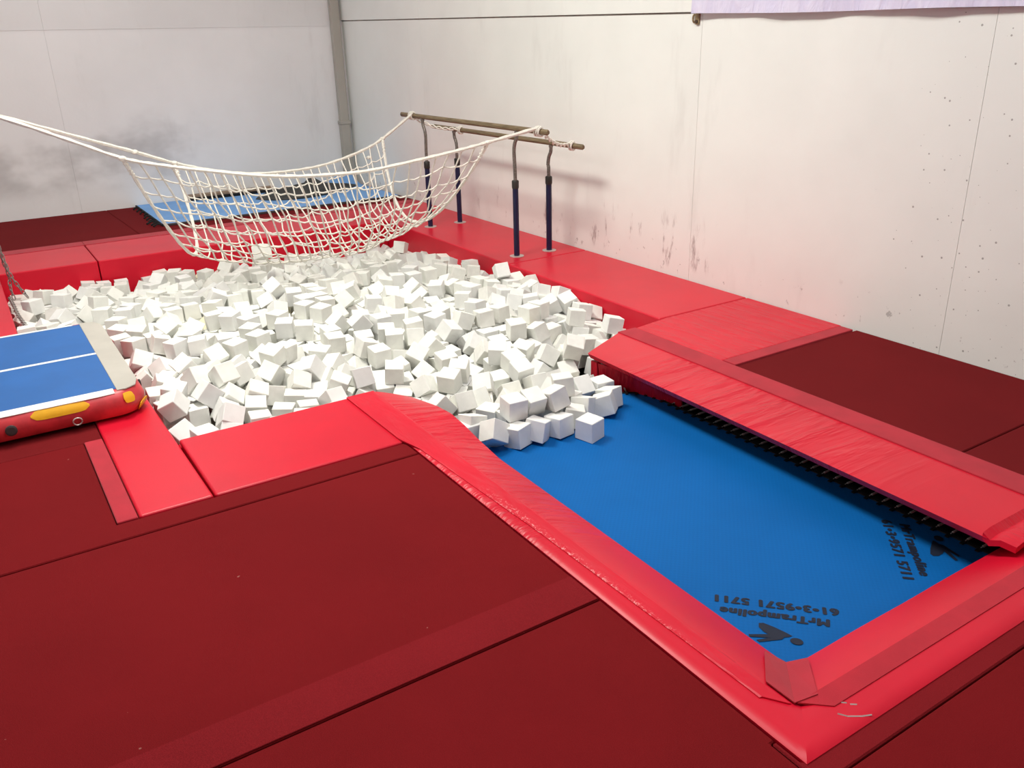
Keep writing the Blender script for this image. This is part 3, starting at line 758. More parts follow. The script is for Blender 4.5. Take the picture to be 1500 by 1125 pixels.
# ------------------------------------------------------------------ chains at the left frame edge
def link_mesh():
    bm = bmesh.new(); L, W_ = .034, .0155; P = []
    for k in range(12):
        a = 2*math.pi*k/12; P.append((W_*math.cos(a), 0, W_*math.sin(a)+(L-W_ if math.sin(a) > 0.01 else -(L-W_) if math.sin(a) < -.01 else 0)))
    tube(P, .0060, 5, bm, closed=True); me = bpy.data.meshes.new('chain_link'); bmesh.ops.recalc_face_normals(bm, faces=bm.faces); bm.to_mesh(me); bm.free(); me.materials.append(M['chain'])
    for p in me.polygons: p.use_smooth = True
    return me
lm = link_mesh()
def chain(label, pts, base):
    t = thing('hanging_chain', label, 'chain', base)
    P = spline(pts, 6); L = sum((b-a).length for a, b in zip(P, P[1:])); n = int(L/.052)
    P = resample(P, n)
    for k in range(n-1):
        d = (P[k+1]-P[k]).normalized(); q = d.to_track_quat('Z', 'Y') @ Quaternion((0, 0, 1), math.pi/2*(k % 2)+.4)
        o = link('chain_link', lm, t, (P[k]+P[k+1])*.5); o.rotation_mode = 'QUATERNION'; o.rotation_quaternion = q
    return t
chain('left strand of the thin steel chain hanging into the foam pit', [(10.72, .10, 1.9), (10.72, -.13, .90), (10.72, -.205, .38), (10.72, -.238, .12), (10.71, -.225, -.02), (10.70, -.235, -.15)], (10.70, -.235, -.2))
ch = chain('right strand of the thin steel chain hanging into the foam pit', [(10.68, .07, 1.9), (10.68, -.15, .90), (10.68, -.22, .38), (10.68, -.25, .15), (10.69, -.30, .0), (10.69, -.37, -.15)], (10.69, -.37, -.2))

CH3 = [(10.62, -.19, -.10), (10.04, -.20, -.055), (9.57, -.21, -.05), (9.1, -.24, -.04), (8.85, -.28, -.10)]
chain('short chain lying over the foam cubes at the left frame edge', CH3, (CH3[2][0], CH3[2][1], CH3[2][2]-.02))

# ------------------------------------------------------------------ foam cubes
S = .15
def cube_mesh(mat, jit, seed):
    rnd = random.Random(seed); bm = bmesh.new(); bmesh.ops.create_cube(bm, size=S)
    for v in bm.verts: v.co += Vector([rnd.uniform(-jit, jit) for _ in range(3)])
    bevel(bm, .004, 1)
    me = bpy.data.meshes.new('foam_cube'); bm.to_mesh(me); bm.free(); me.materials.append(mat); return me
CM = [cube_mesh(M['foam'], .004, 1), cube_mesh(M['foam'], .004, 2), cube_mesh(M['foam_cool'], .005, 3), cube_mesh(M['foam_cool'], .003, 4), cube_mesh(M['foam_grey'], .005, 5), cube_mesh(M['foam'], .006, 6)]
CY = cube_mesh(M['foam_yellow'], .004, 7)
# resting poses of the heaped cubes: x, y, z in millimetres, then the three vector terms of a unit quaternion in thousandths
POSES = [
(4600,-2745,-135,270,262,91),(4545,-2900,-173,-10,59,174),(4530,-3060,-165,134,-9,308),(4510,-3235,-172,14,52,124),(4560,-3400,-165,90,-66,459),(4640,-3560,-160,134,81,213),(4600,-3720,-165,0,189,370),(4690,-3840,-170,30,131,142),
(6071,-946,15,-98,-255,-837),(4678,-2961,-22,535,464,-497),(4632,-3286,-17,-493,601,486),(5617,-2955,-123,-89,21,891),(6274,-1370,83,429,70,-888),(4687,-3126,-25,832,-26,-555),(6149,-1207,15,-383,20,65),(5801,-1266,-65,-128,-413,527),
(5328,-3974,28,-697,-470,170),(6434,-1771,-51,767,-56,-500),(6278,-2652,-39,700,713,25),(5953,-2632,-82,-398,556,322),(5420,-3513,-109,-30,563,-47),(6278,-2053,-18,316,-901,292),(5184,-2828,-139,-447,11,894),(6648,-1863,23,-439,-627,609),
(6380,-1189,54,441,-649,613),(6084,-1086,-110,548,-438,-471),(6466,-3423,-25,-210,-536,-624),(7490,-1278,-29,-36,-9,-538),(6181,-1912,-81,-77,-350,550),(6045,-3870,17,442,-597,-528),(7062,-1677,0,-399,-614,-382),(5492,-3822,-63,-740,345,-568),
(5925,-2344,-48,428,515,-655),(7284,-2188,31,-178,-681,697),(6734,-2442,-5,-998,48,-42),(5722,-2781,-178,825,-171,333),(7130,-2317,25,-169,-692,691),(7787,-983,-37,-673,-158,217),(7498,-973,-88,-536,730,-131),(5779,-4756,-48,644,350,459),
(6479,-3803,22,-447,566,464),(7474,-2602,44,-146,693,-683),(6141,-2930,-64,-4,510,-753),(5969,-4046,-31,-127,782,-62),(7403,-1445,-15,-30,-25,-805),(5762,-3499,-49,-276,-663,684),(6088,-1545,-50,-535,-42,-214),(6527,-2911,-14,-413,579,371),
(7131,-1896,12,391,568,-402),(6298,-4179,35,-68,705,95),(7837,-1854,19,642,231,-673),(5761,-2031,-112,922,157,-353),(4789,-3473,-12,-716,188,-110),(6138,-1357,-51,240,898,-352),(7061,-1501,-30,168,592,-699),(6009,-4507,12,-86,-661,-231),
(5801,-932,-119,353,-467,777),(5440,-3160,-151,389,-839,-287),(5919,-2140,-61,-288,451,346),(4933,-2908,-170,619,-347,-335),(5962,-1489,-115,-802,70,576),(5886,-3076,-67,-89,-33,679),(4923,-3740,-147,-656,650,-268),(6703,-3409,2,-694,-125,-703),
(6435,-2605,-5,138,-711,-99),(6579,-3631,6,192,44,-55),(6239,-3124,-41,101,380,-919),(6421,-1531,14,-790,92,143),(6234,-992,41,244,584,-129),(6968,-2783,43,-248,232,620),(7662,-1182,-16,-704,-694,-106),(8070,-1319,-16,-800,230,371),
(5578,-3537,-78,987,24,151),(7660,-2517,49,175,-688,179),(7060,-1240,-61,940,101,183),(10015,-373,-95,658,168,-708),(5707,-3092,-96,936,-338,95),(8571,-1656,-27,-697,-715,37),(5669,-3693,-52,539,-359,684),(8009,-1742,5,-526,-512,-488),
(10131,-653,-112,218,717,-181),(7286,-1109,-128,553,-660,507),(6509,-3976,24,28,32,791),(9050,-915,-53,688,-137,-183),(6505,-3092,-38,-384,-325,521),(5815,-1652,-150,-345,634,-578),(5487,-4349,-274,-498,459,-415),(6519,-4784,-16,-142,-807,80),
(6751,-1996,-4,-950,-310,-27),(6319,-2264,-52,-718,499,453),(7222,-2671,-3,289,631,343),(7538,-2207,41,-673,-214,-683),(7827,-4024,-41,232,-627,357),(8553,-2510,66,271,-321,-907),(6181,-1716,-134,-451,-337,435),(5202,-2648,-132,-885,55,73),
(8675,-1314,-46,867,286,-408),(5252,-3543,-175,-4,-970,2),(5638,-1043,-108,-427,-547,-466),(6203,-3538,-117,815,392,390),(5987,-3518,-120,761,377,-309),(5973,-2912,-172,709,-593,380),(6050,-1821,-164,-567,-408,368),(7722,-2936,49,311,263,912),
(9253,-569,-80,183,757,455),(6962,-2978,8,548,-474,-466),(5327,-3913,-183,605,216,-508),(7000,-3150,6,-416,557,417),(5601,-3401,-241,560,398,-499),(5724,-1450,-132,-10,-707,-69),(7725,-4779,48,282,-430,-668),(7550,-3172,15,-598,800,39),
(7452,-3345,-3,-931,-234,210),(7118,-924,-154,-619,-334,625),(6518,-2225,-20,-301,618,294),(7425,-3552,-32,-122,177,766),(7292,-4039,-35,689,-240,642),(6859,-3933,-4,669,117,-726),(9878,-268,-194,-323,870,-222),(8394,-4217,-36,2,-6,-709),
(5223,-3006,-166,456,-361,216),(7364,-1902,19,-247,671,195),(4878,-3906,-171,-706,34,-34),(6571,-4619,-32,-251,-737,72),(8112,-1066,-36,187,629,-149),(6379,-4343,27,-569,383,604),(9732,-965,-100,118,-989,-63),(6646,-931,-126,88,730,-675),
(8642,-1941,39,-84,-240,965),(8149,-2578,55,668,-78,737),(6668,-3171,4,-125,-702,-53),(8057,-3148,31,501,230,-695),(7957,-904,-45,-743,669,-21),(6690,-2911,-5,671,-127,719),(8417,-2389,-37,-417,223,-778),(7617,-1961,27,599,800,-25),
(6091,-4281,-116,-532,499,486),(5971,-2538,-234,-55,-66,603),(10691,-530,-172,-277,-634,615),(8526,-964,-35,403,-915,-1),(6807,-4343,-3,-575,296,-111),(8867,-1097,-45,-695,149,-116),(7345,-4367,-67,-96,-565,-789),(8466,-1854,-12,47,31,922),
(9340,-800,-107,726,-581,159),(6892,-2468,8,692,721,29),(8367,-3820,-32,97,705,-76),(6338,-4823,-69,-683,-10,717),(5796,-1836,-166,-418,532,469),(8210,-939,-28,-700,184,644),(8271,-2073,-43,-231,-300,676),(6845,-3533,11,-421,-647,-423),
(5465,-3722,-183,633,658,-304),(5981,-1283,-91,-359,-310,-652),(8274,-4534,-53,244,686,-44),(7657,-3415,28,-83,617,733),(6896,-3344,6,598,-423,-441),(6369,-2467,-150,-676,-599,-429),(7099,-4867,-62,63,-792,565),(8073,-2375,-38,331,750,-498),
(8625,-3406,-29,883,-348,-288),(10587,-1219,-270,66,-842,-370),(5302,-3333,-218,-300,687,554),(8518,-1478,-26,-706,1,54),(8325,-3995,-36,-494,-500,-502),(6349,-3755,-125,497,-486,510),(9084,-2947,-70,-499,-608,589),(8014,-1532,-57,-10,-344,480),
(8643,-2105,-30,458,-453,-538),(8086,-3460,-39,643,680,63),(7506,-4262,-46,-545,442,565),(10967,-1803,-264,-861,257,397),(5630,-4348,-116,-424,563,-489),(10205,-4746,-134,-214,-520,-359),(11139,-2672,-257,-314,-363,353),(8722,-3563,-40,-625,-279,336),
(6985,-4243,-54,377,739,-557),(4779,-2653,-171,0,0,-1000),(8395,-4807,-98,221,717,-146),(8632,-3123,-31,-993,-102,57),(6802,-1009,-102,843,-98,11),(7834,-4224,-62,728,135,662),(7262,-1654,2,454,-513,490),(9472,-3446,-100,-632,-99,711),
(7710,-2735,44,-469,-504,-498),(10873,-2358,-269,-675,-166,-703),(6398,-4999,-160,580,-698,-409),(10353,-2879,-273,559,-430,532),(5958,-1946,-175,605,416,-568),(6620,-2664,-9,121,990,-8),(8314,-3124,-14,107,918,-120),(8423,-1138,-59,-122,-433,-94),
(5846,-2322,-212,-110,789,-491),(8087,-3886,-66,545,245,757),(9540,-4618,-141,284,-508,168),(9045,-1759,-85,-558,360,667),(8994,-4032,-50,-422,575,447),(5815,-3502,-192,727,679,38),(7612,-1430,-19,-20,-37,-921),(9644,-4343,-102,-118,943,-288),
(9029,-1183,-58,175,-661,-696),(6373,-3578,-148,155,319,700),(8559,-4463,-56,-556,-380,342),(6113,-2284,-88,296,235,-63),(11144,-2037,-270,-32,2,547),(8281,-1393,-34,-283,402,868),(6113,-2053,-189,-268,-804,-102),(5978,-4520,-144,260,704,-117),
(11033,-1380,-305,17,1,645),(8894,-3834,-47,185,-656,188),(9674,-4157,-109,531,-187,-794),(8819,-231,-48,492,498,-538),(7875,-2592,49,-76,997,4),(6298,-937,-114,-424,-544,559),(7515,-2775,-21,27,-902,143),(9535,-2391,-166,239,-936,-143),
(8329,-3639,-34,596,345,518),(8626,-2365,-26,-136,-988,10),(6937,-1865,-79,467,-120,320),(6698,-4476,-4,-629,-281,382),(8798,-416,-53,642,-282,592),(6245,-2152,-136,-773,181,-426),(7821,-4548,-73,29,-50,786),(5791,-3261,-219,519,-392,658),
(6951,-5001,-78,238,-60,666),(6778,-1604,-58,401,719,339),(9826,-553,-191,852,-236,375),(11219,-4782,-315,-631,371,603),(8910,-1357,-41,830,415,323),(6142,-2763,-147,775,-77,-620),(6120,-3727,-134,684,-79,3),(5695,-1221,-163,230,-780,491),
(7781,-2142,-30,-363,-166,716),(7956,-3909,-146,560,211,772),(9781,-1561,-157,59,23,-410),(10814,-409,-202,220,310,-286),(10785,-2066,-278,-86,996,-19),(9599,-2859,-112,-465,-720,109),(10996,-2151,-269,-657,306,624),(5993,-2724,-225,-762,56,644),
(9318,-4753,-149,393,-524,64),(9880,-1772,-165,-164,-192,-169),(6179,-4544,-134,41,234,666),(7622,-4810,-98,34,4,9),(10978,-3274,-303,-545,415,448),(5909,-4291,-191,-799,-475,-145),(10328,-2613,-267,-164,220,563),(8128,-2816,31,143,-684,102),
(6949,-4502,-16,-202,821,-524),(7161,-4463,-45,-133,-989,-51),(11056,-3097,-269,378,392,622),(7644,-4596,-78,-694,41,709),(9538,-1237,-108,591,410,-625),(7660,-4255,-49,-550,437,560),(10730,-964,-234,-470,201,731),(7821,-1167,-34,-723,-55,-689),
(6777,-2601,-149,503,84,841),(10616,-2721,-277,671,230,-668),(9974,-890,-178,-370,88,779),(6341,-2850,-131,621,-460,339),(9237,-2116,-52,-357,-415,762),(10688,-1675,-288,-691,-118,135),(10795,-3059,-282,-364,-931,-4),(6883,-2115,-116,497,-5,-868),
(6985,-1073,-145,237,688,573),(6627,-1362,-4,604,-144,585),(9591,-3122,-128,-884,176,-213),(6112,-2590,-211,-463,524,387),(4985,-3115,-140,-366,-347,-716),(7198,-3126,-20,-528,283,445),(5681,-4748,-202,28,-121,957),(10684,-2412,-300,555,-193,-761),
(7736,-3600,-47,-155,-878,64),(9996,-1963,-201,738,173,650),(7522,-5010,-89,-165,-656,-674),(6007,-2202,-216,718,-318,-186),(10570,-1019,-238,319,-634,-127),(8596,-4883,-102,-427,494,667),(8582,-4090,-35,274,655,-282),(7722,-3902,-180,-476,-502,-594),
(7838,-1618,-153,-661,300,-329),(9424,-3651,-132,693,-531,-280),(8848,-3353,-42,-256,-612,145),(9478,-1739,-157,-283,284,64),(8668,-3772,-76,-219,477,-277),(9909,-3617,-121,-152,-831,480),(8965,-3126,-77,501,-410,-470),(10006,-3162,-186,-502,416,336),
(9286,-1568,-102,-19,-782,609),(8824,-2223,-62,-756,-647,68),(5892,-3920,-154,-94,641,36),(9137,-4883,-166,20,-543,-815),(7661,-3029,-108,574,-455,635),(10817,-238,-317,71,-997,-22),(5459,-4426,-135,39,-73,703),(8761,-1460,-44,45,12,912),
(7779,-4998,-113,-642,-521,391),(7124,-2853,20,-399,566,-569),(8271,-1914,-54,93,-742,-25),(7347,-947,-190,-209,-226,-902),(6301,-3907,-120,699,-715,10),(6344,-4410,-126,-98,721,-681),(10513,-2584,-278,-619,-342,-617),(5429,-3991,-90,-591,766,-158),
(7286,-4874,-72,-588,408,-582),(6194,-3273,-161,440,525,513),(9360,-1372,-100,203,731,-163),(9113,-1933,-91,-648,474,595),(10856,-798,-244,311,-136,-909),(4975,-3488,-137,322,-350,827),(5736,-4334,-263,-26,685,138),(9995,-4012,-211,-440,-231,821),
(6942,-2269,-139,-679,-32,-733),(10670,-2909,-280,-696,81,-71),(11101,-4017,-327,-41,699,710),(6070,-4702,-189,-404,600,-447),(6930,-1738,-164,-584,-377,640),(7482,-2066,-118,36,999,-35),(5575,-4913,-177,-27,-997,61),(8594,-560,-19,356,-498,439),
(9876,-3429,-186,283,262,-782),(5850,-4687,-185,-541,305,636),(8015,-4247,-66,470,801,-317),(11280,-1045,-286,519,-537,452),(10851,-1210,-284,-68,-721,676),(9875,-2146,-168,-86,-469,370),(8856,-4610,-93,685,-362,579),(7899,-2742,42,-61,716,-693),
(8987,-382,-83,-243,-353,-672),(5701,-4530,-160,-21,-564,-661),(11143,-3553,-313,199,347,47),(10592,-706,-198,-564,725,-358),(6067,-3113,-163,99,-673,719),(11279,-280,-331,33,695,23),(7833,-1412,-58,-551,669,494),(5805,-2629,-256,-99,-18,946),
(10270,-1526,-254,222,138,542),(9687,-1860,-185,485,527,566),(8181,-3332,-108,-661,580,-442),(9096,-3840,-56,7,-716,696),(4767,-2982,-171,493,-507,493),(7227,-1313,-120,-614,-45,778),(8327,-2827,13,-424,554,502),(6384,-1956,-153,194,-587,-770),
(11281,-2811,-316,-178,-152,-679),(5963,-3267,-191,514,-561,-434),(11226,-1418,-311,17,713,-22),(7100,-2369,-126,-495,470,-511),(5573,-2999,-276,-682,183,-305),(8850,-2407,-68,775,-3,632),(10900,-1046,-268,-5,83,-872),(9314,-254,-165,21,-313,717),
(11262,-1893,-279,-511,-526,-479),(6595,-2048,-161,-76,678,93),(7660,-4087,-198,-427,-557,-426),(11216,-1212,-301,512,491,527),(9633,-2552,-214,-761,-32,-648),(6379,-4598,-164,147,43,-460),(10848,-1622,-302,850,153,173),(5141,-2750,-297,626,-313,308),
(8448,-2246,-141,-410,630,344),(5821,-2923,-232,-582,-131,-799),(5277,-3711,-198,657,145,-246),(6404,-1614,-134,-1,-830,-483),(7090,-4645,-38,117,191,943),(9890,-719,-232,-442,375,655),(6535,-3277,-129,400,365,-614),(6661,-4155,-81,537,763,360),
(5953,-4082,-178,-135,124,35),(6303,-1119,-119,-649,-224,251),(6565,-1893,-158,64,-694,-716),(7321,-3853,-156,214,-832,98),(10456,-1790,-275,586,-141,-76),(5110,-2925,-272,-219,-669,-669),(8428,-4567,-69,180,635,736),(11056,-2891,-329,-178,217,692),
(7101,-2185,-129,327,603,-318),(7647,-895,-194,0,-778,0),(9952,-4601,-224,-615,28,93),(10006,-3797,-196,145,892,143),(7549,-3888,-191,-602,422,382),(11276,-1744,-335,688,44,-45),(6964,-2615,-137,-28,-30,723),(9285,-4251,-145,58,-843,-528),
(10796,-3432,-299,714,-699,-32),(8853,-2739,-65,-278,-956,2),(10982,-3784,-325,419,591,-418),(6576,-3519,-114,-798,577,122),(7167,-3310,-64,373,57,892),(8478,-2839,-5,653,-755,-46),(7380,-4520,-83,-251,539,766),(6065,-3456,-251,-254,-223,908),
(10345,-2166,-281,690,510,67),(5631,-1746,-158,424,-598,370),(6031,-2399,-209,-990,131,40),(10868,-2571,-338,-309,559,-140),(7996,-1717,-147,250,-683,-631),(6552,-2423,-148,-134,796,113),(9411,-2821,-137,-700,-236,-452),(8456,-2622,-50,286,292,-789),
(9406,-1977,-138,533,24,-14),(8014,-3193,-113,-195,-672,121),(7309,-4690,-81,559,459,499),(9723,-3557,-155,-615,286,699),(7851,-3244,-114,-828,9,-6),(11171,-3766,-333,-911,411,27),(6235,-4883,-233,-996,3,10),(10003,-4254,-160,-535,50,827),
(8520,-4994,-240,-259,-619,284),(8805,-4241,-72,-253,64,-685),(10827,-4344,-348,271,197,-622),(10854,-4701,-345,349,64,737),(11062,-1118,-288,79,663,744),(9293,-3871,-69,-573,818,57),(5437,-3341,-315,-75,-384,-36),(6551,-3760,-134,447,-516,-535),
(9537,-5014,-227,-791,-40,609),(8545,-1248,-172,-625,755,-130),(7218,-1475,-129,545,-533,322),(4804,-3537,-171,588,-393,-393),(10262,-1088,-297,-328,-732,-428),(10412,-3428,-265,941,147,166),(8903,-3628,-60,-353,-576,-291),(7523,-1108,-163,-525,37,-37),
(5701,-3112,-248,-714,-275,180),(5962,-3698,-154,60,645,-96),(8980,-4279,-116,-227,-427,604),(10196,-2021,-239,-191,-307,-49),(10071,-3359,-211,762,238,124),(9334,-1165,-137,-203,484,840),(9998,-490,-245,-908,-418,28),(8979,-3460,-66,-128,-990,28),
(7422,-2566,-108,-493,485,-495),(9839,-4117,-170,714,133,-142),(9654,-1711,-173,-563,494,-372),(10992,-242,-325,492,-538,431),(5634,-2794,-310,-299,-184,637),(7139,-2817,-129,34,6,-885),(9741,-3301,-193,123,328,936),(9590,-4766,-178,-592,42,533),
(6340,-2659,-184,-440,550,386),(7269,-2525,-115,-686,-10,-727),(10185,-4134,-211,321,-482,-634),(6777,-4642,-50,-966,-238,7),(4771,-3363,-171,654,-269,-269),(5330,-3102,-278,598,-116,753),(8312,-1743,-128,898,-104,-294),(10519,-3634,-290,854,233,15),
(9547,-2133,-145,759,-606,228),(11240,-4991,-417,654,267,652),(10251,-253,-264,414,546,-489),(6605,-1725,-127,-677,-685,212),(10057,-2999,-201,-874,235,-420),(8201,-2269,-122,597,-385,559),(6366,-3259,-162,710,-696,-41),(10203,-3588,-230,-425,591,481),
(10045,-2427,-260,-857,-514,39),(10163,-2910,-319,690,-590,-44),(8950,-1556,-85,902,71,-107),(9867,-3936,-279,-499,-739,-168),(9188,-4491,-188,139,-900,382),(9686,-1403,-170,273,-111,301),(9023,-2088,-86,-634,282,688),(9212,-2792,-140,649,568,305),
(5591,-3217,-258,-703,304,569),(6210,-1703,-304,-997,65,-2),(6239,-914,-261,32,-999,-8),(7681,-1810,-135,81,732,671),(7294,-2209,-118,498,-481,543),(11265,-4181,-391,2,-874,485),(10618,-3478,-287,-323,-598,626),(9155,-3165,-104,473,480,-591),
(8193,-5005,-207,128,771,103),(7837,-1811,-136,-112,-701,-49),(8210,-2634,-100,-739,-48,669),(10778,-3592,-304,-41,17,-999),(8095,-900,-191,472,-519,498),(8665,-1820,-104,845,63,-505),(6242,-1303,-260,319,-648,419),(5830,-4867,-229,615,480,-511),
(10832,-3877,-317,180,-982,-27),(10977,-3481,-334,-475,-137,-223),(10757,-882,-371,-150,843,-457),(10594,-266,-298,2,-665,-10),(11280,-4487,-444,-101,693,-111),(7821,-4073,-198,540,-459,543),(9021,-2306,-116,-125,980,-156),(8847,-5022,-155,-747,15,-665),
(6742,-1271,-51,-159,195,-517),(9825,-3732,-212,273,-136,-810),(6017,-4858,-214,475,-619,436),(7239,-4038,-183,35,-6,994),(5586,-4527,-303,-353,-659,509),(10569,-1485,-339,-470,-87,-518),(8692,-2625,-38,89,8,993),(10444,-2005,-277,191,703,668),
(9325,-663,-189,20,-276,-951),(8139,-4008,-166,118,-298,724),(7463,-4829,-134,-346,-308,-579),(10432,-278,-280,-41,37,-694),(6506,-3908,-128,729,-40,681),(6885,-2982,-146,509,509,-465),(9642,-2980,-198,-906,60,-261),(10372,-514,-278,-70,11,-980),
(6686,-3113,-154,545,-460,-444),(10575,-245,-446,-698,14,67),(8844,-928,-192,709,-92,692),(7525,-1681,-99,-962,106,-201),(6949,-2437,-138,641,767,27),(10306,-1271,-355,-551,447,-170),(7867,-2538,-101,-626,-330,323),(10641,-3801,-306,41,-299,953),
(6096,-3902,-128,588,-433,-358),(6757,-4335,-156,605,-556,329),(9926,-1159,-295,688,294,267),(6534,-2655,-170,993,108,34),(6871,-4088,-101,490,147,760),(5547,-4011,-217,994,32,106),(9529,-1505,-193,-829,51,554),(10065,-1676,-222,710,-118,-157),
(7585,-2419,-103,-49,702,-708),(11271,-242,-482,-443,561,-514),(7427,-4032,-192,355,-611,330),(4782,-3163,-171,48,705,705),(7041,-2976,-139,507,-508,516),(6776,-2276,-142,10,725,-3),(6492,-3587,-288,692,10,-721),(6275,-3007,-175,-733,71,676),
(11062,-1454,-458,60,-706,-702),(10090,-764,-268,-398,-915,-19),(8249,-2467,-124,484,-504,435),(6870,-3135,-148,22,-713,8),(8548,-1639,-176,-36,27,-674),(9100,-2572,-125,-492,-370,-345),(5365,-2758,-213,-514,524,-117),(10497,-4274,-274,644,42,-764),
(7353,-2797,-117,445,561,-402),(6222,-4728,-199,39,617,786),(9570,-3271,-208,-737,-598,-225),(7066,-4060,-70,-357,339,693),(10352,-3677,-252,763,22,646),(6497,-1062,-44,-373,-497,59),(9708,-800,-239,139,-660,-710),(8786,-3063,-107,747,240,607),
(9036,-917,-203,998,-54,-35),(7296,-3642,-146,-60,-843,-533),(8684,-3626,-187,-670,121,724),(8560,-3119,-174,-381,-549,591),(8535,-3551,-179,-507,-465,482),(10294,-725,-288,-658,-46,750),(8388,-4180,-186,705,90,-697),(10554,-4993,-382,-438,-145,859),
(7704,-1509,-163,648,-205,-187),(6945,-2778,-140,-511,-478,-552),(9109,-4181,-209,-116,710,-692),(6465,-924,-180,289,-119,645),(10470,-3851,-263,-411,592,417),(11282,-4328,-495,503,507,480),(5592,-2105,-153,641,352,-156),(5646,-3608,-216,-107,-769,-75),
(6755,-1928,-152,-155,-697,-191),(9863,-2904,-213,-186,-874,165),(6610,-1374,-212,-345,590,700),(6707,-3413,-148,-398,-585,602),(5112,-3933,-252,-57,857,-56),(5417,-3540,-269,62,979,-45),(11100,-2382,-350,535,804,-80),(11280,-2675,-379,522,4,24),
(10298,-4276,-237,-673,-277,-566),(7454,-2230,-111,472,-512,503),(10037,-4764,-274,515,-314,-680),(10569,-873,-351,-731,673,110),(9168,-4639,-254,45,-841,-338),(5551,-1559,-144,508,-550,487),(5571,-1923,-162,-687,412,309),(7958,-2392,-153,146,914,-108),
(7656,-1291,-181,624,-288,643),(7775,-1118,-188,-43,30,225),(7458,-3657,-151,-604,377,-585),(7768,-3424,-84,371,-650,566),(10732,-1461,-416,387,-611,581),(8221,-4187,-187,0,-714,13),(6081,-906,-255,-478,-509,513),(6497,-4715,-204,102,-33,436),
(6468,-4062,-123,529,511,468),(6005,-4998,-296,-181,-347,578),(9703,-1083,-262,-324,606,440),(6920,-3745,-139,272,555,-376),(6171,-1473,-195,-757,460,-458),(8372,-1522,-166,509,-472,486),(10666,-4818,-328,593,-363,607),(6285,-4062,-117,487,505,-500),
(6683,-3578,-280,-18,-694,165),(6750,-4990,-134,528,263,652),(8398,-4710,-239,-7,-661,-750),(7162,-1803,-142,-17,23,965),(6769,-1326,-299,-99,718,104),(9723,-2005,-209,-16,83,-628),(8811,-1948,-67,-612,484,-483),(10078,-299,-253,-564,-406,453),
(6471,-3098,-212,-588,499,16),(6630,-4815,-134,490,-187,789),(8189,-4710,-234,11,-747,-95),(6867,-1209,-152,-30,-185,-932),(8583,-848,-186,610,-352,-360),(10731,-539,-329,-667,186,-93),(11248,-3211,-346,-915,149,-236),(6450,-1369,20,-137,158,36),
(10459,-3106,-315,-368,195,576),(6601,-1530,-87,-645,-530,-283),(6752,-2426,-154,527,474,-483),(6317,-4235,-118,-1000,11,6),(6855,-4798,-123,-741,467,482),(7817,-4811,-91,-17,-849,449),(11092,-502,-294,391,85,-781),(7031,-3939,-169,33,-853,504),
(9044,-3732,-198,-7,54,-682),(8156,-1411,-161,-649,353,451),(8347,-5024,-256,-682,-4,732),(7415,-1313,-175,636,-280,639),(8461,-2495,-154,-88,-321,-681),(6200,-2460,-187,579,-89,804),(6044,-1107,-260,-463,-525,514),(6058,-1276,-270,-46,-695,-95),
(10200,-439,-257,-555,-373,407),(10665,-2903,-430,-464,-523,-469),(5871,-3078,-222,526,845,8),(8783,-2250,-207,-565,523,-419),(8562,-4805,-261,553,474,515),(7991,-1395,-185,264,109,-576),(6346,-1414,-144,-391,-753,516),(10369,-4466,-268,280,618,732),
(11036,-2232,-416,680,118,144),(11086,-2053,-422,-585,435,543),(5640,-3796,-205,994,-33,97),(10472,-2720,-427,705,-5,-12),(9781,-387,-317,41,458,338),(7502,-3145,-136,40,4,-218),(9400,-981,-227,-599,322,658),(6897,-3856,-307,27,21,738),
(8830,-3679,-199,361,-541,-603),(6144,-4245,-267,604,-796,34),(7605,-2228,-107,-513,-506,-507),(10106,-4428,-217,-653,228,-69),(9173,-2176,-177,194,-683,-504),(7819,-1968,-123,2,38,995),(7763,-2320,-103,527,450,-548),(7838,-2968,-44,568,669,196),
(8193,-1581,-148,955,135,-68),(8388,-4387,-194,-698,-57,712),(8378,-2981,-149,510,503,-549),(8363,-877,-182,362,230,-565),(6843,-3289,-149,-703,5,-2),(10702,-4562,-338,486,-521,628),(6696,-2773,-157,23,-23,-739),(7164,-1147,-233,-397,39,586),
(6697,-2926,-155,18,-29,-740),(7255,-2365,-117,727,11,-686),(6785,-3899,-148,-26,32,-644),(10045,-2764,-370,-706,-490,500),(6291,-1554,-265,-503,729,-362),(9806,-2482,-237,30,44,565),(11252,-4655,-476,-514,525,478),(6862,-946,-229,479,625,-149),
(7802,-3761,-187,-651,759,15),(7179,-1634,-151,-705,117,695),(10984,-4332,-484,-278,-506,-814),(7506,-1883,-130,619,-282,655),(10224,-3063,-265,-655,-438,-25),(7418,-2401,-108,13,-721,20),(10180,-3751,-220,581,-384,408),(6513,-2891,-167,-27,-5,712),
(10814,-4996,-325,7,306,191),(10029,-2180,-242,96,217,690),(5760,-2948,-404,-715,29,-154),(11230,-666,-379,-425,901,82),(10871,-1743,-401,802,-321,397),(5392,-3172,-419,-436,527,-633),(5571,-3934,-367,714,692,66),(5528,-3773,-366,-34,-687,-3),
(5552,-3532,-393,-98,26,989),(5606,-3375,-395,-638,764,-90),(5560,-3194,-418,21,720,678),(5476,-3016,-440,26,-70,-895),(5203,-3754,-328,277,16,960),(5267,-3505,-372,-658,-330,-388),(5267,-3307,-375,881,-20,470),(5300,-2902,-353,68,486,-866),
(5324,-2681,-402,37,128,975),(5410,-3985,-390,687,-3,726),(5377,-3744,-378,-574,-367,597),(5068,-3745,-221,-661,-255,-254),(5102,-3471,-264,68,878,-132),(5139,-3303,-291,-306,662,595),(5115,-3112,-269,-642,174,316),(5240,-3952,-341,-380,607,581),
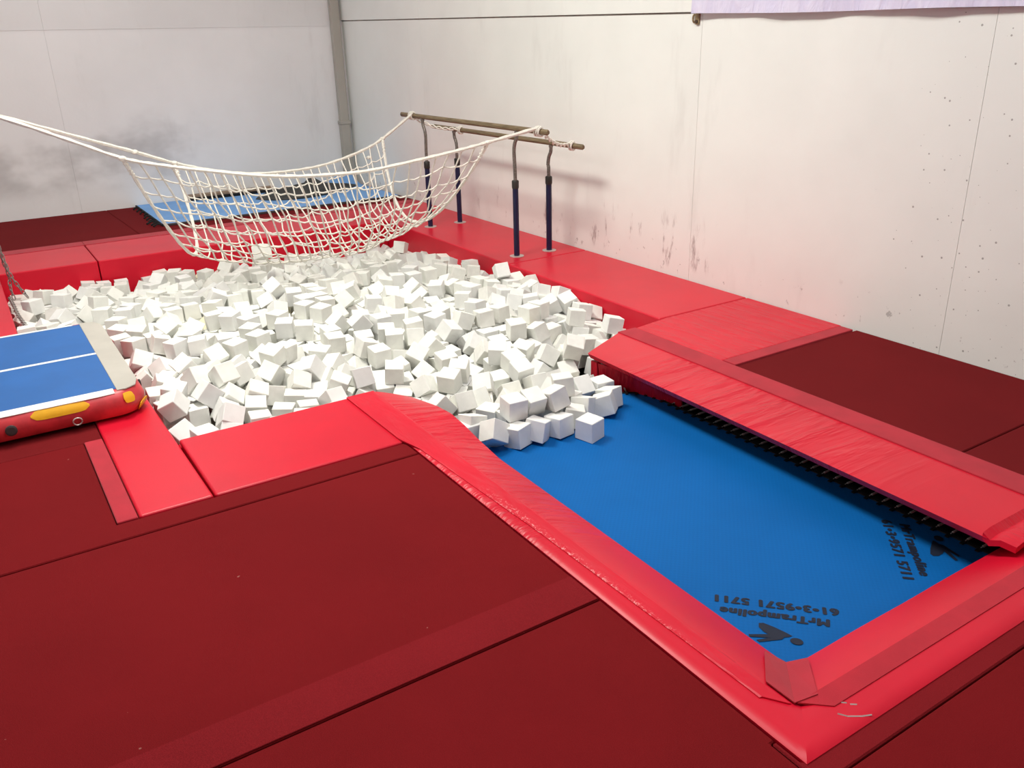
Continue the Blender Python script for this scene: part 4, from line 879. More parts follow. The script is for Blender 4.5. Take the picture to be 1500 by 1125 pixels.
(10973,-308,-480,-616,-313,-616),(11230,-4956,-601,705,3,-707),(11274,-4699,-623,-6,-39,-997),(11272,-4519,-610,-876,-48,39),(11243,-4340,-644,-716,-41,59),(11273,-4169,-648,510,-478,-487),(11271,-3955,-645,15,1,662),(11261,-3677,-631,-417,-572,540),
(11076,-1881,-567,542,-470,-546),(11112,-1535,-608,-22,-8,-561),(11005,-1396,-608,768,-640,-19),(10971,-1241,-598,-723,-13,-687),(11038,-1080,-585,543,511,-515),(11050,-901,-562,-413,506,523),(11098,-697,-532,-342,664,-551),(10909,-470,-490,588,444,451),
(11125,-3349,-604,-647,230,670),(11088,-3107,-585,-730,-682,-31),(11056,-2938,-485,644,-196,-691),(11031,-2776,-568,720,74,-688),(11037,-2571,-562,0,1000,9),(11085,-2406,-544,438,-551,581),(11051,-2237,-565,2,-28,-680),(11045,-2050,-574,998,-59,18),
(10997,-4837,-614,670,-106,-86),(11064,-4692,-622,-705,93,702),(11101,-4426,-637,672,740,-19),(11047,-4186,-640,17,20,739),(11024,-4023,-638,-24,-701,-713),(11033,-3860,-634,477,-536,432),(11039,-3647,-624,-997,-67,18),(10934,-3505,-611,36,-9,729),
(4991,-3309,-202,-443,-298,552),(11243,-1758,-579,-57,711,124),(11284,-1503,-611,710,18,704),(11163,-1302,-608,-692,51,715),(11260,-1122,-597,509,-480,-542),(11279,-931,-574,543,465,526),(11282,-733,-544,-465,-452,-535),(11189,-541,-512,-431,-555,499),
(11244,-3472,-615,-487,872,39),(11254,-3199,-567,-325,630,-383),(11274,-3024,-576,-455,537,-507),(11201,-2835,-565,29,9,-680),(11252,-2671,-556,-556,-443,421),(11256,-2311,-527,886,-7,-464),(11228,-2160,-562,-22,-716,14),(11279,-2002,-571,-539,497,497),
(10859,-1440,-576,313,655,396),(10776,-1206,-580,11,-664,-744),(10856,-1044,-568,-655,113,-38),(10876,-894,-548,114,646,754),(10906,-715,-522,650,385,396),(10717,-494,-475,58,43,243),(10791,-271,-467,688,258,216),(10935,-4998,-566,-671,524,223),
(10830,-2903,-579,-17,-721,693),(10779,-2747,-552,550,626,426),(10730,-2568,-575,488,-525,-513),(10780,-2406,-573,431,-576,-555),(10843,-2251,-573,-19,9,1000),(10843,-2069,-578,686,79,86),(10847,-1899,-585,-22,0,125),(10868,-1731,-594,473,-521,-502),
(10910,-4631,-625,8,17,1000),(10832,-4296,-624,567,475,425),(10840,-4080,-624,288,674,-309),(10866,-3857,-622,-20,46,-699),(10889,-3679,-618,-435,-527,535),(10779,-3438,-600,726,-32,687),(10881,-3248,-593,-420,552,436),(10914,-3059,-585,11,-25,788),
(10695,-1407,-589,-486,-487,-461),(10611,-1121,-549,-657,104,3),(10616,-962,-526,-650,-48,756),(10605,-779,-496,93,-652,-15),(10569,-570,-463,-557,-825,-3),(10751,-5020,-623,-499,-522,-511),(10845,-4787,-623,438,-542,460),(5704,-4995,-289,327,-144,927),
(5691,-2422,-281,-565,-382,-651),(5754,-2248,-391,-746,-25,538),(5455,-2840,-333,-213,542,-313),(5657,-4151,-192,-575,280,-412),(5805,-3712,-178,-516,-500,-583),(10632,-2891,-579,707,110,104),(10590,-2727,-578,517,-483,520),(10571,-2566,-578,-704,-11,-710),
(10595,-2391,-578,440,-554,447),(10672,-2243,-578,412,-582,-569),(10623,-2013,-580,714,2,700),(10586,-1836,-582,679,105,-717),(10687,-1611,-591,68,-701,-701),(10738,-4472,-598,272,-650,428),(10653,-4250,-601,-699,-11,113),(10594,-4083,-592,-649,379,-285),
(10709,-3897,-607,-23,-997,-14),(10724,-3697,-605,663,134,-729),(10598,-3466,-587,-567,391,628),(10511,-3316,-578,-494,500,542),(10738,-3094,-585,543,467,475),(10385,-1261,-536,-660,125,-7),(10451,-1110,-524,-19,108,-797),(10437,-760,-467,635,-431,485),
(10392,-590,-440,-16,84,-704),(10389,-328,-425,-461,542,512),(10575,-5015,-635,510,491,-473),(10617,-4861,-630,489,-512,-516),(10678,-4635,-621,174,674,704),(10465,-2887,-577,-511,487,528),(10432,-2725,-577,-9,-2,-997),(10414,-2561,-578,-518,481,525),
(10428,-2404,-578,1,5,-2),(10476,-2180,-578,561,427,-572),(10433,-1909,-574,-20,23,-580),(10488,-1693,-577,31,31,778),(10525,-1466,-574,-479,580,-497),(6126,-4113,-121,10,-28,-677),(5609,-2581,-273,666,231,-685),(10504,-4534,-582,64,-627,776),
(10441,-4316,-571,-153,721,-675),(10423,-4152,-564,641,46,-766),(10430,-3974,-565,-55,-685,705),(10563,-3839,-586,-546,-454,-473),(10414,-3529,-566,-632,230,714),(10362,-3351,-563,22,-666,33),(10442,-3161,-574,-681,7,732),(10337,-1562,-539,537,61,-840),
(10238,-1193,-504,-203,-973,-57),(10255,-976,-472,-956,272,92),(10243,-728,-435,-16,90,-814),(10210,-502,-412,505,539,520),(10233,-332,-411,-485,526,510),(10419,-4980,-641,5,-16,724),(10461,-4820,-630,33,-707,-34),(10307,-2945,-569,89,-701,-695),
(10274,-2715,-572,-496,-508,-468),(10247,-2558,-573,-499,-503,-478),(10250,-2368,-532,159,-776,577),(10289,-2237,-452,758,232,-253),(10348,-2074,-573,-112,-681,-119),(10255,-1895,-562,-31,29,-988),(10280,-1725,-535,-625,603,-329),(10251,-4468,-558,13,112,-668),
(10225,-4276,-531,730,93,-36),(10239,-4051,-530,-1,93,32),(10263,-3865,-537,-710,152,-27),(10316,-3693,-550,458,519,-560),(10142,-3524,-528,48,755,-87),(10204,-3309,-497,-913,40,200),(10176,-3120,-523,-535,-746,-181),(6517,-4454,-131,440,-512,480),
(6515,-4252,-177,-346,-2,-24),(6274,-2295,-218,-268,127,543),(6392,-1775,-308,9,-29,836),(6561,-5010,-251,503,-516,483),(10077,-1011,-452,-24,-995,-71),(10137,-851,-437,453,-576,325),(10071,-637,-408,-498,453,584),(10051,-465,-398,37,-683,29),
(10077,-279,-404,-34,-3,-765),(10238,-5021,-642,507,-481,-520),(10264,-4841,-626,422,568,622),(10296,-4659,-598,-371,-502,-451),(10072,-2565,-564,436,557,-473),(10062,-2411,-564,46,-698,-708),(9961,-2245,-537,931,356,6),(10006,-2069,-549,367,-601,304),
(10065,-1820,-541,63,4,790),(10024,-1648,-524,-64,40,-997),(10076,-1482,-510,-24,-720,659),(10021,-1277,-483,-924,-367,44),(10058,-4129,-484,-26,-573,-24),(9998,-3963,-486,-536,-470,-434),(10036,-3798,-485,-134,-707,-682),(9985,-3621,-499,-762,-64,-644),
(10020,-3319,-523,598,-365,546),(10068,-3048,-408,-628,-467,610),(10071,-2909,-524,131,942,309),(10122,-2717,-564,-10,34,35),(9911,-914,-419,-362,574,475),(9916,-733,-401,39,-997,-43),(9858,-553,-389,-441,-533,546),(9923,-243,-397,95,707,695),
(10058,-5016,-604,340,-300,-653),(10085,-4835,-609,25,105,-713),(10104,-4548,-551,21,128,-665),(10079,-4354,-511,69,-991,-71),(6733,-4653,-203,-681,-22,724),(6730,-4503,-175,85,37,-60),(6567,-2240,-168,-988,-152,-35),(6451,-2117,-172,-689,-148,108),
(6454,-1218,-124,-562,-538,-8),(7149,-4737,-203,296,302,-671),(7098,-4549,-204,-713,-697,-30),(7039,-4214,-198,-31,443,69),(7117,-3730,-163,-685,-16,34),(7119,-3498,-159,8,29,-696),(7013,-3297,-157,-386,545,603),(7023,-3129,-143,-15,694,35),
(6920,-1558,-151,-52,711,43),(6932,-1384,-133,-161,51,-591),(7008,-4892,-215,-519,-818,-97),(6938,-3538,-155,-185,-724,-660),(6623,-1199,-182,711,405,-189),(7001,-4695,-221,-690,-24,719),(6927,-4531,-192,730,-122,672),(6935,-4385,-150,-310,571,587),
(9930,-2751,-548,42,-667,62),(9891,-2592,-526,665,-256,456),(9860,-2412,-546,631,-257,-326),(9743,-2266,-529,717,31,-58),(9816,-2088,-500,-70,-935,-344),(9903,-1905,-474,428,-811,364),(9820,-1704,-501,735,121,27),(9901,-1138,-446,200,-975,-78),
(9894,-4289,-470,26,-639,-37),(9885,-4124,-463,694,-714,-63),(9843,-3964,-458,69,-994,9),(9869,-3729,-366,308,24,-951),(9812,-3563,-474,482,465,-601),(9839,-3387,-493,-3,-652,53),(9897,-3186,-517,699,-197,629),(9889,-2925,-535,-457,577,-569),
(9703,-1126,-420,47,71,-186),(9683,-930,-397,-672,86,-13),(9618,-736,-381,-998,45,31),(9579,-427,-381,-690,225,-222),(9873,-4985,-604,88,759,-23),(9931,-4793,-581,18,134,-723),(9937,-4620,-540,-474,372,665),(9928,-4463,-503,-533,524,-339),
(9737,-2724,-504,82,864,-86),(9705,-2507,-528,250,-966,-15),(9598,-2214,-478,656,-623,246),(9639,-2015,-502,-25,79,-704),(9680,-1846,-494,-9,82,-591),(9633,-1688,-473,-17,85,-681),(9750,-1463,-450,-75,-709,-159),(9823,-1323,-461,470,-563,335),
(7328,-1854,-135,530,434,-550),(7350,-1689,-147,438,-521,479),(7392,-1539,-158,533,465,418),(7414,-5000,-246,430,533,-462),(7473,-4642,-231,34,715,48),(7225,-2994,-147,742,-139,206),(7243,-5007,-210,-669,739,52),(7292,-4843,-247,-23,-737,675),
(7312,-4680,-232,-480,-458,-524),(7249,-4529,-210,-448,485,538),(7174,-4373,-187,64,727,13),(7238,-4214,-183,464,-501,-548),(7111,-2551,-97,955,11,40),(7110,-1952,-137,161,670,-185),(9724,-4196,-430,-549,-829,-2),(9598,-4025,-416,698,166,58),
(9678,-3766,-439,309,-590,-611),(9703,-3588,-303,33,64,641),(9665,-3519,-455,989,-119,-71),(9664,-3307,-474,760,-645,-26),(9710,-3097,-499,551,355,-666),(9715,-2884,-516,422,-521,402),(9467,-898,-379,464,558,-470),(9403,-711,-370,696,-173,672),
(9490,-570,-375,-355,617,-620),(9400,-270,-387,988,-147,-8),(9735,-4895,-570,-344,568,508),(9776,-4727,-541,-73,123,-989),(9767,-4565,-499,-366,-551,497),(9740,-4393,-457,-448,-452,-467),(9537,-2438,-504,-626,-365,-539),(9447,-2238,-455,740,204,620),
(9489,-2023,-479,-54,-679,-730),(9482,-1840,-464,89,9,815),(9480,-1656,-447,-709,-699,21),(9567,-1459,-351,-401,-567,-649),(9565,-1290,-418,49,767,31),(9531,-1064,-395,571,-469,482),(9487,-4224,-401,821,-568,-61),(9444,-4049,-394,-700,-35,131),
(9485,-3733,-412,-657,53,752),(9501,-3527,-430,-735,66,33),(9499,-3363,-444,609,-788,-9),(9534,-3172,-467,189,-615,219),(9578,-2784,-441,-700,-619,353),(9536,-2619,-502,759,-16,649),(7605,-3544,-171,512,531,-471),(7608,-3389,-157,-703,-15,709),
(7689,-3239,-140,-718,38,688),(7682,-2810,-110,-56,-723,686),(7533,-1413,-170,-679,-261,-653),(7616,-5005,-216,-165,-657,-673),(7621,-4793,-248,731,5,0),(7625,-4641,-234,35,709,42),(7655,-4472,-216,504,-548,440),(7685,-4311,-200,551,449,-550),
(7436,-2964,-123,-656,-226,193),(7491,-4419,-207,-424,-558,525),(7512,-4250,-196,502,502,-513),(7310,-3421,-129,-195,-541,-788),(7434,-3286,-154,-115,-474,-220),(7824,-1261,-183,-186,690,135),(8000,-5010,-245,28,-700,76),(7951,-4850,-206,928,106,355),
(7981,-4687,-205,323,360,627),(8016,-4523,-218,-664,-23,5),(8081,-4371,-198,32,698,44),(7907,-2807,-112,545,475,-533),(7811,-4965,-267,-558,-588,503),(7781,-4697,-240,-709,-59,703),(7815,-4535,-223,46,-712,-35),(7897,-4367,-202,33,705,39),
(7744,-2657,-104,-985,175,5),(7657,-1996,-120,502,462,-532),(9356,-1095,-382,550,-480,476),(9243,-901,-365,-540,486,-443),(9198,-689,-362,-132,-991,11),(9291,-451,-373,14,24,990),(9520,-4962,-548,-29,92,-892),(9583,-4731,-486,-887,-278,100),
(9547,-4540,-458,446,662,-366),(9537,-4379,-423,-511,368,661),(9306,-2696,-441,-707,325,604),(9330,-2478,-425,-100,-934,-283),(9311,-2203,-349,136,-301,942),(9302,-2034,-449,1,-674,-729),(9292,-1844,-434,181,678,709),(9225,-1646,-382,-137,248,-691),
(9383,-1442,-403,551,-553,369),(9368,-1264,-395,-474,582,-480),(9280,-4212,-375,45,-692,-712),(9260,-4054,-373,667,70,-738),(9320,-3885,-383,-723,-688,52),(9337,-3687,-396,681,10,-76),(9349,-3530,-409,504,-453,478),(9307,-3353,-417,104,-703,-669),
(9411,-3047,-429,-447,261,-419),(9396,-2875,-438,-509,-92,-842),(9130,-1062,-362,38,-1,938),(9035,-701,-353,-97,-681,-84),(9083,-452,-363,17,-999,20),(9085,-229,-373,466,510,-527),(9352,-4885,-513,543,530,-537),(9340,-4711,-473,-551,-318,-582),
(9367,-4554,-437,619,439,486),(9323,-4378,-396,95,-29,797),(8182,-3157,-144,32,23,-45),(8194,-2995,-130,562,466,-525),(8226,-2835,-129,531,480,-563),(8180,-2083,-164,-708,560,-88),(8222,-4561,-219,504,-560,433),(8230,-4363,-173,987,9,13),
(8174,-3798,-187,-361,-577,39),(8192,-3561,-170,-572,819,31),(7960,-2232,-260,533,478,437),(8008,-1929,-132,518,507,275),(7983,-1208,-146,-136,730,78),(7929,-1057,-192,-374,-621,-364),(7981,-4089,-196,13,5,-998),(8011,-3700,-149,-538,-436,-102),
(7973,-3526,-148,-206,648,732),(7995,-3000,-74,-797,255,167),(8069,-2801,-116,-422,549,472),(8045,-2635,-106,422,-579,458),(8352,-1324,-171,217,835,-495),(8361,-1088,-197,-626,640,-279),(8323,-249,-133,535,-674,-463),(8398,-3227,-151,740,-62,654),
(8410,-2789,-148,-206,-976,0),(8432,-2057,-146,75,28,700),(8399,-4560,-219,41,709,62),(8367,-3989,-185,-646,-278,-652),(8369,-3785,-181,482,-514,-532),(8370,-3591,-172,-75,-789,609),(8334,-3389,-152,-139,-427,-110),(8161,-1253,-178,-477,-525,548),
(8131,-1105,-188,-656,-73,-750),(8341,-4865,-252,-998,-19,49),(8833,-4800,-272,-508,406,568),(8836,-4611,-245,677,245,-688),(8735,-4390,-202,-346,936,69),(8728,-4096,-189,-477,521,492),(8742,-3920,-190,-524,474,540),(8806,-3421,-170,595,-184,-756),
(8627,-1476,-185,446,553,-479),(8572,-1063,-186,982,187,-9),(8508,-613,-192,-346,81,478),(8323,-429,-181,-174,640,-456),(8558,-238,-264,921,-89,-377),(8843,-4969,-307,269,-959,-81),(8590,-2858,-174,760,-26,649),(8615,-2695,-177,85,759,-103),
(8657,-2523,-185,405,-499,-579),(8641,-2331,-182,-766,-28,-642),(8626,-2181,-180,-30,764,34),(8593,-2031,-175,53,-648,46),(8505,-1874,-167,-616,419,-361),(8622,-4604,-257,-560,-777,180),(8560,-4463,-208,-498,421,579),(8563,-4262,-187,427,-579,405),
(8558,-3976,-186,521,-473,-481),(8530,-3825,-184,-465,-528,525),(8530,-3359,-183,-228,-949,-148),(9120,-2773,-424,681,-5,-136),(9087,-2610,-401,962,-84,-261),(9110,-2412,-401,-196,35,255),(9144,-2195,-339,-724,365,-474),(9125,-2033,-418,639,107,-760),
(9108,-1882,-406,-621,-779,29),(9031,-1657,-382,-453,-499,-424),(9226,-1452,-393,-540,-419,-510),(9171,-4355,-275,-888,-75,163),(9109,-4205,-359,-719,-129,-666),(9150,-3906,-365,-572,466,-432),(9146,-3688,-346,735,-135,-10),(9136,-3510,-383,54,43,984),
(9121,-3335,-392,-546,-486,-439),(9245,-3139,-374,411,-704,536),(9170,-2939,-413,501,-447,354),(8933,-1259,-354,-14,37,-668),(8922,-1036,-348,-47,-998,-9),(8931,-864,-347,30,0,999),(8829,-582,-344,589,365,-628),(8931,-267,-358,543,-438,513),
(9105,-4990,-491,12,68,-487),(9166,-4710,-438,-546,104,-20),(9181,-4486,-401,106,-668,-43),(8964,-2996,-372,695,-24,15),(8940,-2840,-387,-716,82,51),(8915,-2486,-387,-1,774,2),(8971,-2234,-396,26,97,133),(8946,-2058,-386,415,598,-477),
(8900,-1810,-371,203,727,-210),(8868,-1620,-360,-486,-486,-448),(9060,-1434,-373,-27,56,-798),(8988,-3469,-217,451,-514,428),(8981,-3299,-224,57,-687,724),(8933,-3139,-223,451,517,-556),(8922,-2896,-219,-992,-113,-18),(8948,-2717,-233,-98,-991,-20),
(9006,-2570,-245,-68,-494,-111),(9042,-2370,-252,661,84,-681),(8965,-2191,-228,746,177,642),(8776,-231,-195,504,-487,475),(8987,-4751,-286,-626,-772,-48),(8974,-4515,-234,69,-88,908),(8957,-4046,-198,542,444,-577),(8894,-3871,-197,5,-713,-699),
(8737,-1640,-194,-486,-500,-440),(8786,-1459,-197,-688,-71,129),(8790,-1263,-141,-718,-583,-378),(8762,-1063,-190,-422,569,446),(8718,-717,-189,-67,-701,704),(8671,-507,-188,-642,279,662),(8751,-3250,-169,-159,-642,224),(8772,-3117,-255,301,-562,-347),
(8756,-2907,-201,788,-611,-60),(8797,-2709,-210,767,-47,637),(8823,-2559,-216,992,-77,-100),(8852,-2406,-221,463,528,-567),(8797,-2006,-208,8,-988,108),(9193,-2023,-251,964,-114,-119),(9192,-1826,-264,-36,-682,-727),(9107,-1678,-242,-447,519,549),
(9206,-1505,-243,32,-659,-26),(9115,-1276,-370,706,-96,-171),(9172,-1095,-216,710,-52,-103),(9188,-926,-212,-55,-998,-8),(9059,-655,-205,-472,-881,18),(9169,-3516,-235,-64,-996,37),(9157,-3329,-246,-176,741,149),(9109,-3168,-250,-742,-186,-620),
(9101,-2977,-236,612,1,790),(9085,-2785,-264,-602,-415,-483),(9192,-2524,-258,-587,-773,134),(8972,-247,-212,-26,41,-157),(9030,-4992,-328,-719,-42,-694),(9160,-4807,-316,-968,139,69),(9075,-3917,-208,578,-815,-12),(8960,-1995,-235,50,759,-66),
(8948,-1833,-227,-14,-653,-34),(8954,-1681,-220,-28,-997,-28),(8953,-1421,-224,-491,-613,534),(8979,-1228,-206,-676,65,730),(9021,-1075,-205,468,-536,420),(8889,-553,-166,852,-367,331),(9342,-418,-226,796,-605,0),(9500,-5018,-398,35,-657,-40),
(9499,-4826,-328,600,-677,94),(9543,-4610,-319,43,-642,-124),(9573,-4431,-253,142,377,910),(9593,-4208,-264,-711,94,174),(9549,-4058,-256,-514,-488,-432),(9382,-2384,-307,-223,-441,391),(9372,-2254,-213,593,635,-458),(9363,-2044,-279,-7,-969,220),
(9369,-1872,-269,-146,747,-150),(9370,-1685,-301,676,586,352),(9359,-1523,-260,-752,103,-643),(9270,-1342,-238,126,746,-78),(9260,-3907,-225,-466,549,503),(9271,-3735,-231,-760,102,640),(9350,-3520,-258,583,-374,541),(9383,-3288,-282,-424,615,439),
(9395,-3110,-269,-52,658,745),(9320,-2941,-292,648,-193,211),(9328,-2766,-262,-42,-508,-153),(9370,-2593,-279,64,847,-176),(9156,-468,-215,-367,-572,626),(9148,-287,-224,2,-679,15),(9343,-5000,-262,-401,-636,351),(9326,-4826,-324,-480,551,511),
(9361,-4621,-275,-710,-637,-168),(9399,-4441,-262,98,644,759),(9434,-4269,-242,91,-713,695),(9390,-4076,-235,-135,701,-699),(9700,-3427,-316,14,86,612),(9727,-3207,-317,350,-268,547),(9689,-2809,-291,-140,-489,27),(9742,-2549,-382,657,55,-750),
(9718,-2381,-377,501,498,-562),(9788,-2220,-291,-705,321,-585),(9521,-885,-232,223,-659,177),(9475,-602,-223,-700,-165,-677),(9549,-419,-231,455,518,-494),(9497,-259,-241,617,-385,433),(9644,-4861,-404,272,-232,921),(9720,-4571,-336,-759,127,-637),
(9789,-4297,-271,-481,745,425),(9739,-4051,-288,194,84,833),(9558,-2389,-355,462,-458,-539),(9611,-2206,-264,302,538,471),(9514,-2038,-332,-520,-441,-476),(9532,-1876,-322,44,760,17),(9438,-1297,-254,-661,-22,749),(9527,-1142,-249,-429,502,545),
(9575,-3862,-285,-514,732,361),(9540,-3647,-274,680,148,45),(9541,-3417,-263,135,-647,-259),(9581,-3127,-326,-86,9,-790),(9566,-2961,-378,-646,700,-225),(9475,-2743,-332,821,33,-288),(9582,-2560,-358,-756,-86,-643),(9894,-2405,-397,44,8,993),
(9944,-2232,-360,-146,-745,-629),(9881,-2047,-336,-277,-152,-664),(9875,-1851,-306,409,343,-477),(9848,-1673,-351,-671,2,94),(9925,-1482,-322,659,-618,186),(9834,-962,-264,-946,-315,34),(9933,-3561,-341,-83,-29,-992),(9925,-3332,-357,997,-23,-70),
(9900,-3161,-368,659,-88,-171),(9775,-3027,-362,-469,578,-566),(9835,-2761,-371,-540,-265,-393),(9924,-2585,-336,-642,-281,527),(9634,-229,-386,-19,-656,22),(9815,-5024,-419,368,608,-605),(9866,-4859,-428,-756,70,-646),(9913,-4679,-394,-160,-715,595),
(9896,-4500,-349,591,-501,399),(9951,-4340,-331,568,-469,424),(9962,-4138,-289,531,-274,-745),(9681,-2050,-358,482,552,-518),(9703,-1892,-349,-5,753,69),(9680,-1720,-330,78,-653,8),(9756,-1536,-305,-689,-59,-707),(9676,-1241,-275,197,753,-111),
(9691,-591,-308,-196,556,728),(10156,-604,-261,-659,235,-155),(10205,-5019,-488,-479,-522,477),(10267,-4860,-477,536,523,-508),(10278,-4677,-446,97,-673,-52),(10231,-4529,-411,-375,-547,518),(10251,-4353,-388,-680,60,71),(10310,-4196,-388,726,73,-74),
(10042,-2429,-412,461,-531,427),(10123,-2195,-564,-649,-218,257),(10043,-2030,-400,-130,-990,-19),(10083,-1877,-374,618,-74,781),(9998,-1665,-371,-90,734,-673),(10079,-1479,-333,-345,-490,417),(10120,-1170,-370,-283,-822,-459),(10021,-1034,-295,719,288,236),
(10135,-4137,-353,156,-973,-32),(10120,-3928,-329,523,696,-443),(10108,-3737,-354,22,826,-64),(10121,-3564,-371,-102,758,88),(10081,-3371,-373,-385,509,591),(10132,-3195,-354,-236,-556,314),(9960,-2948,-339,-626,102,-616),(9974,-5016,-461,-585,668,-303),
(10054,-4867,-457,-751,103,-652),(10109,-4703,-436,-284,450,640),(10072,-4534,-387,105,80,47),(10101,-4349,-361,111,19,697),(10482,-4307,-425,-996,-32,84),(10467,-4102,-419,-63,60,-737),(10486,-3933,-422,5,763,-6),(10467,-3775,-434,80,-95,-696),
(10478,-3488,-423,-24,54,-353),(10472,-3273,-423,-501,-454,502),(10599,-3115,-468,206,-662,676),(10493,-2967,-421,-205,-761,474),(10352,-896,-338,66,-530,189),(10373,-5025,-478,700,700,100),(10422,-4868,-482,542,494,-506),(10449,-4675,-479,51,535,-826),
(10495,-4473,-440,-40,110,729),(10353,-2496,-418,407,-550,-612),(10123,-2220,-391,-599,-361,-395),(10218,-2051,-414,-154,-565,811),(10245,-1876,-366,628,-505,-529),(10176,-1647,-405,736,197,-179),(10227,-1479,-396,415,-342,-649),(10450,-1150,-376,734,-264,592),
(10291,-4029,-369,-233,-9,-966),(10290,-3865,-359,-642,-294,-251),(10312,-3633,-399,-321,-596,-250),(10264,-3456,-397,535,-374,-445),(10317,-3283,-349,-371,613,567),(10331,-3079,-404,-150,-91,984),(10314,-2883,-421,8,-700,714),(10290,-2691,-423,-429,572,438),
(8997,-4383,-367,-553,446,-345),(8899,-4235,-276,31,837,448),(8953,-4057,-348,-680,87,723),(8930,-3882,-349,591,423,374),(8950,-3714,-340,-5,-687,691),(8949,-3470,-364,690,21,-53),(8945,-3311,-370,686,40,-59),(8980,-3157,-382,-554,522,-469),
(8736,-1054,-340,754,-657,-18),(8764,-895,-340,-485,-513,-472),(8741,-744,-340,-14,0,-999),(8660,-544,-337,693,-112,-135),(8748,-256,-343,714,-143,665),(8861,-4878,-448,-13,-747,657),(8991,-4740,-439,-630,98,-16),(9025,-4551,-400,621,-475,486),
(8743,-2581,-353,442,554,-536),(8759,-2407,-356,549,543,448),(8804,-2254,-364,-63,-699,-708),(8775,-2093,-357,0,89,-81),(8726,-1817,-242,-709,316,398),(8717,-1652,-343,-482,507,547),(8766,-1440,-345,-698,7,53),(8763,-1217,-342,456,549,-474),
(8740,-4179,-340,384,-582,-595),(8781,-4016,-341,-140,-683,-132),(8714,-3840,-339,-694,13,719),(8721,-3687,-340,519,513,472),(8775,-3506,-327,-592,794,110),(8793,-3297,-352,749,-13,662),(8767,-2962,-354,562,-436,484),(8785,-2754,-360,-507,-392,499),
(10693,-2571,-426,-706,-7,-9),(10672,-2283,-403,-508,-670,-332),(10647,-2107,-429,102,-691,116),(10713,-1850,-435,-12,-2,-658),(10678,-1674,-440,-25,14,-838),(10729,-1282,-431,666,104,-738),(10680,-4073,-453,532,542,464),(10661,-3921,-448,-657,-14,754),
(10694,-3689,-451,49,-10,999),(10679,-3529,-445,674,58,-736),(10677,-3266,-589,-723,-17,-690),(10783,-3120,-436,9,19,-711),(10624,-2722,-428,-6,-709,-8),(10445,-710,-307,-498,-423,-492),(10656,-4812,-479,666,-212,675),(10765,-4677,-465,849,-292,348),
(10649,-4416,-456,-562,430,-516),(10663,-4253,-449,505,563,482),(10505,-2536,-428,-571,-415,415),(10506,-2346,-428,704,-66,-66),(10462,-2068,-426,-187,681,-695),(10432,-1838,-418,354,623,473),(10521,-1638,-429,22,39,573),(10393,-1426,-431,891,25,-91),
(10550,-1325,-416,406,-14,348),(10885,-1235,-439,503,-452,-534),(10903,-1040,-419,-653,137,-61),(10966,-802,-388,-985,150,51),(11075,-4999,-467,-624,-72,-15),(11102,-4767,-467,204,662,-250),(11094,-4505,-484,-614,335,-288),(10897,-2956,-430,-488,-520,493),
(10833,-2774,-378,355,-64,651),(10880,-2581,-569,691,-33,721),(10923,-2392,-417,-440,-563,-456),(10833,-2250,-423,-42,693,30),(10908,-2090,-425,-501,-512,520),(10878,-1942,-433,473,504,-493),(10924,-1543,-471,-640,293,-573),(10836,-4488,-442,797,250,-132),
(10831,-4209,-472,-473,572,-529),(10890,-4063,-477,-664,96,734),(10818,-3861,-466,512,-502,442),(10852,-3630,-462,-452,531,500),(10831,-3429,-452,-511,-473,-502),(10845,-3277,-443,-482,-504,-516),(10934,-3121,-431,1000,-7,6),(10699,-1107,-406,550,485,-583),
(10697,-698,-324,-628,395,120),(10548,-439,-329,190,-407,77),(10710,-4989,-475,450,529,522),(10873,-4861,-427,256,-909,210),(11002,-4650,-474,-26,-12,-328),(11258,-3987,-473,538,399,322),(11138,-3838,-487,-544,-409,452),(11233,-3701,-482,-992,120,11),
(11262,-3530,-436,156,-805,563),(11202,-3348,-453,487,-556,432),(11063,-1264,-451,-714,29,-699),(11084,-1100,-438,36,-660,-747),(11125,-854,-406,82,-34,691),(11016,-662,-369,-511,-433,402),(10940,-432,-337,38,42,-275),(11279,-4811,-463,499,456,-542),
(11005,-2738,-417,-16,716,-696),(11046,-2583,-412,-461,-530,-493),(11065,-1854,-368,-473,-354,-807),(11039,-1708,-513,-656,602,25),(11037,-4165,-489,-562,-433,-536),(11064,-4003,-489,33,727,-21),(10986,-3826,-479,-570,-404,-552),(11012,-3676,-473,454,-560,406),
(11082,-3505,-481,203,472,159),(11026,-3307,-457,989,15,125),(11107,-3135,-413,170,-122,-701),(8578,-1086,-335,-707,-707,9),(8596,-877,-337,6,3,808),(8514,-713,-305,-145,923,-351),(8488,-421,-332,378,-926,-14),(8626,-4927,-401,399,44,-19),
(8731,-4749,-417,-291,-952,-68),(8799,-4568,-387,-432,895,106),(8776,-4375,-354,454,-592,360),(8597,-2771,-327,646,-759,-56),(8591,-2608,-325,551,-447,460),(8566,-2397,-321,-398,-549,-332),(8612,-2009,-330,-602,-795,48),(8552,-1837,-324,646,-321,584),
(8565,-1642,-328,-497,508,534),(8574,-1431,-332,-731,-9,-682),(8616,-1260,-335,454,539,-474),(8507,-4259,-337,-382,-600,579),(8537,-4083,-336,564,-430,557),(8551,-3915,-335,-708,-63,-700),(8441,-3752,-331,-111,-691,-125),(8531,-3582,-331,228,676,674),
(8631,-3430,-335,-369,616,402),(8603,-3157,-330,710,-702,-45),(8605,-2944,-329,-79,4,-994),(8424,-1249,-280,-235,-230,944),(8457,-948,-335,584,-393,589),(8319,-762,-337,-700,-21,-713),(8343,-300,-325,286,639,663),(8462,-4996,-416,-30,40,-643),
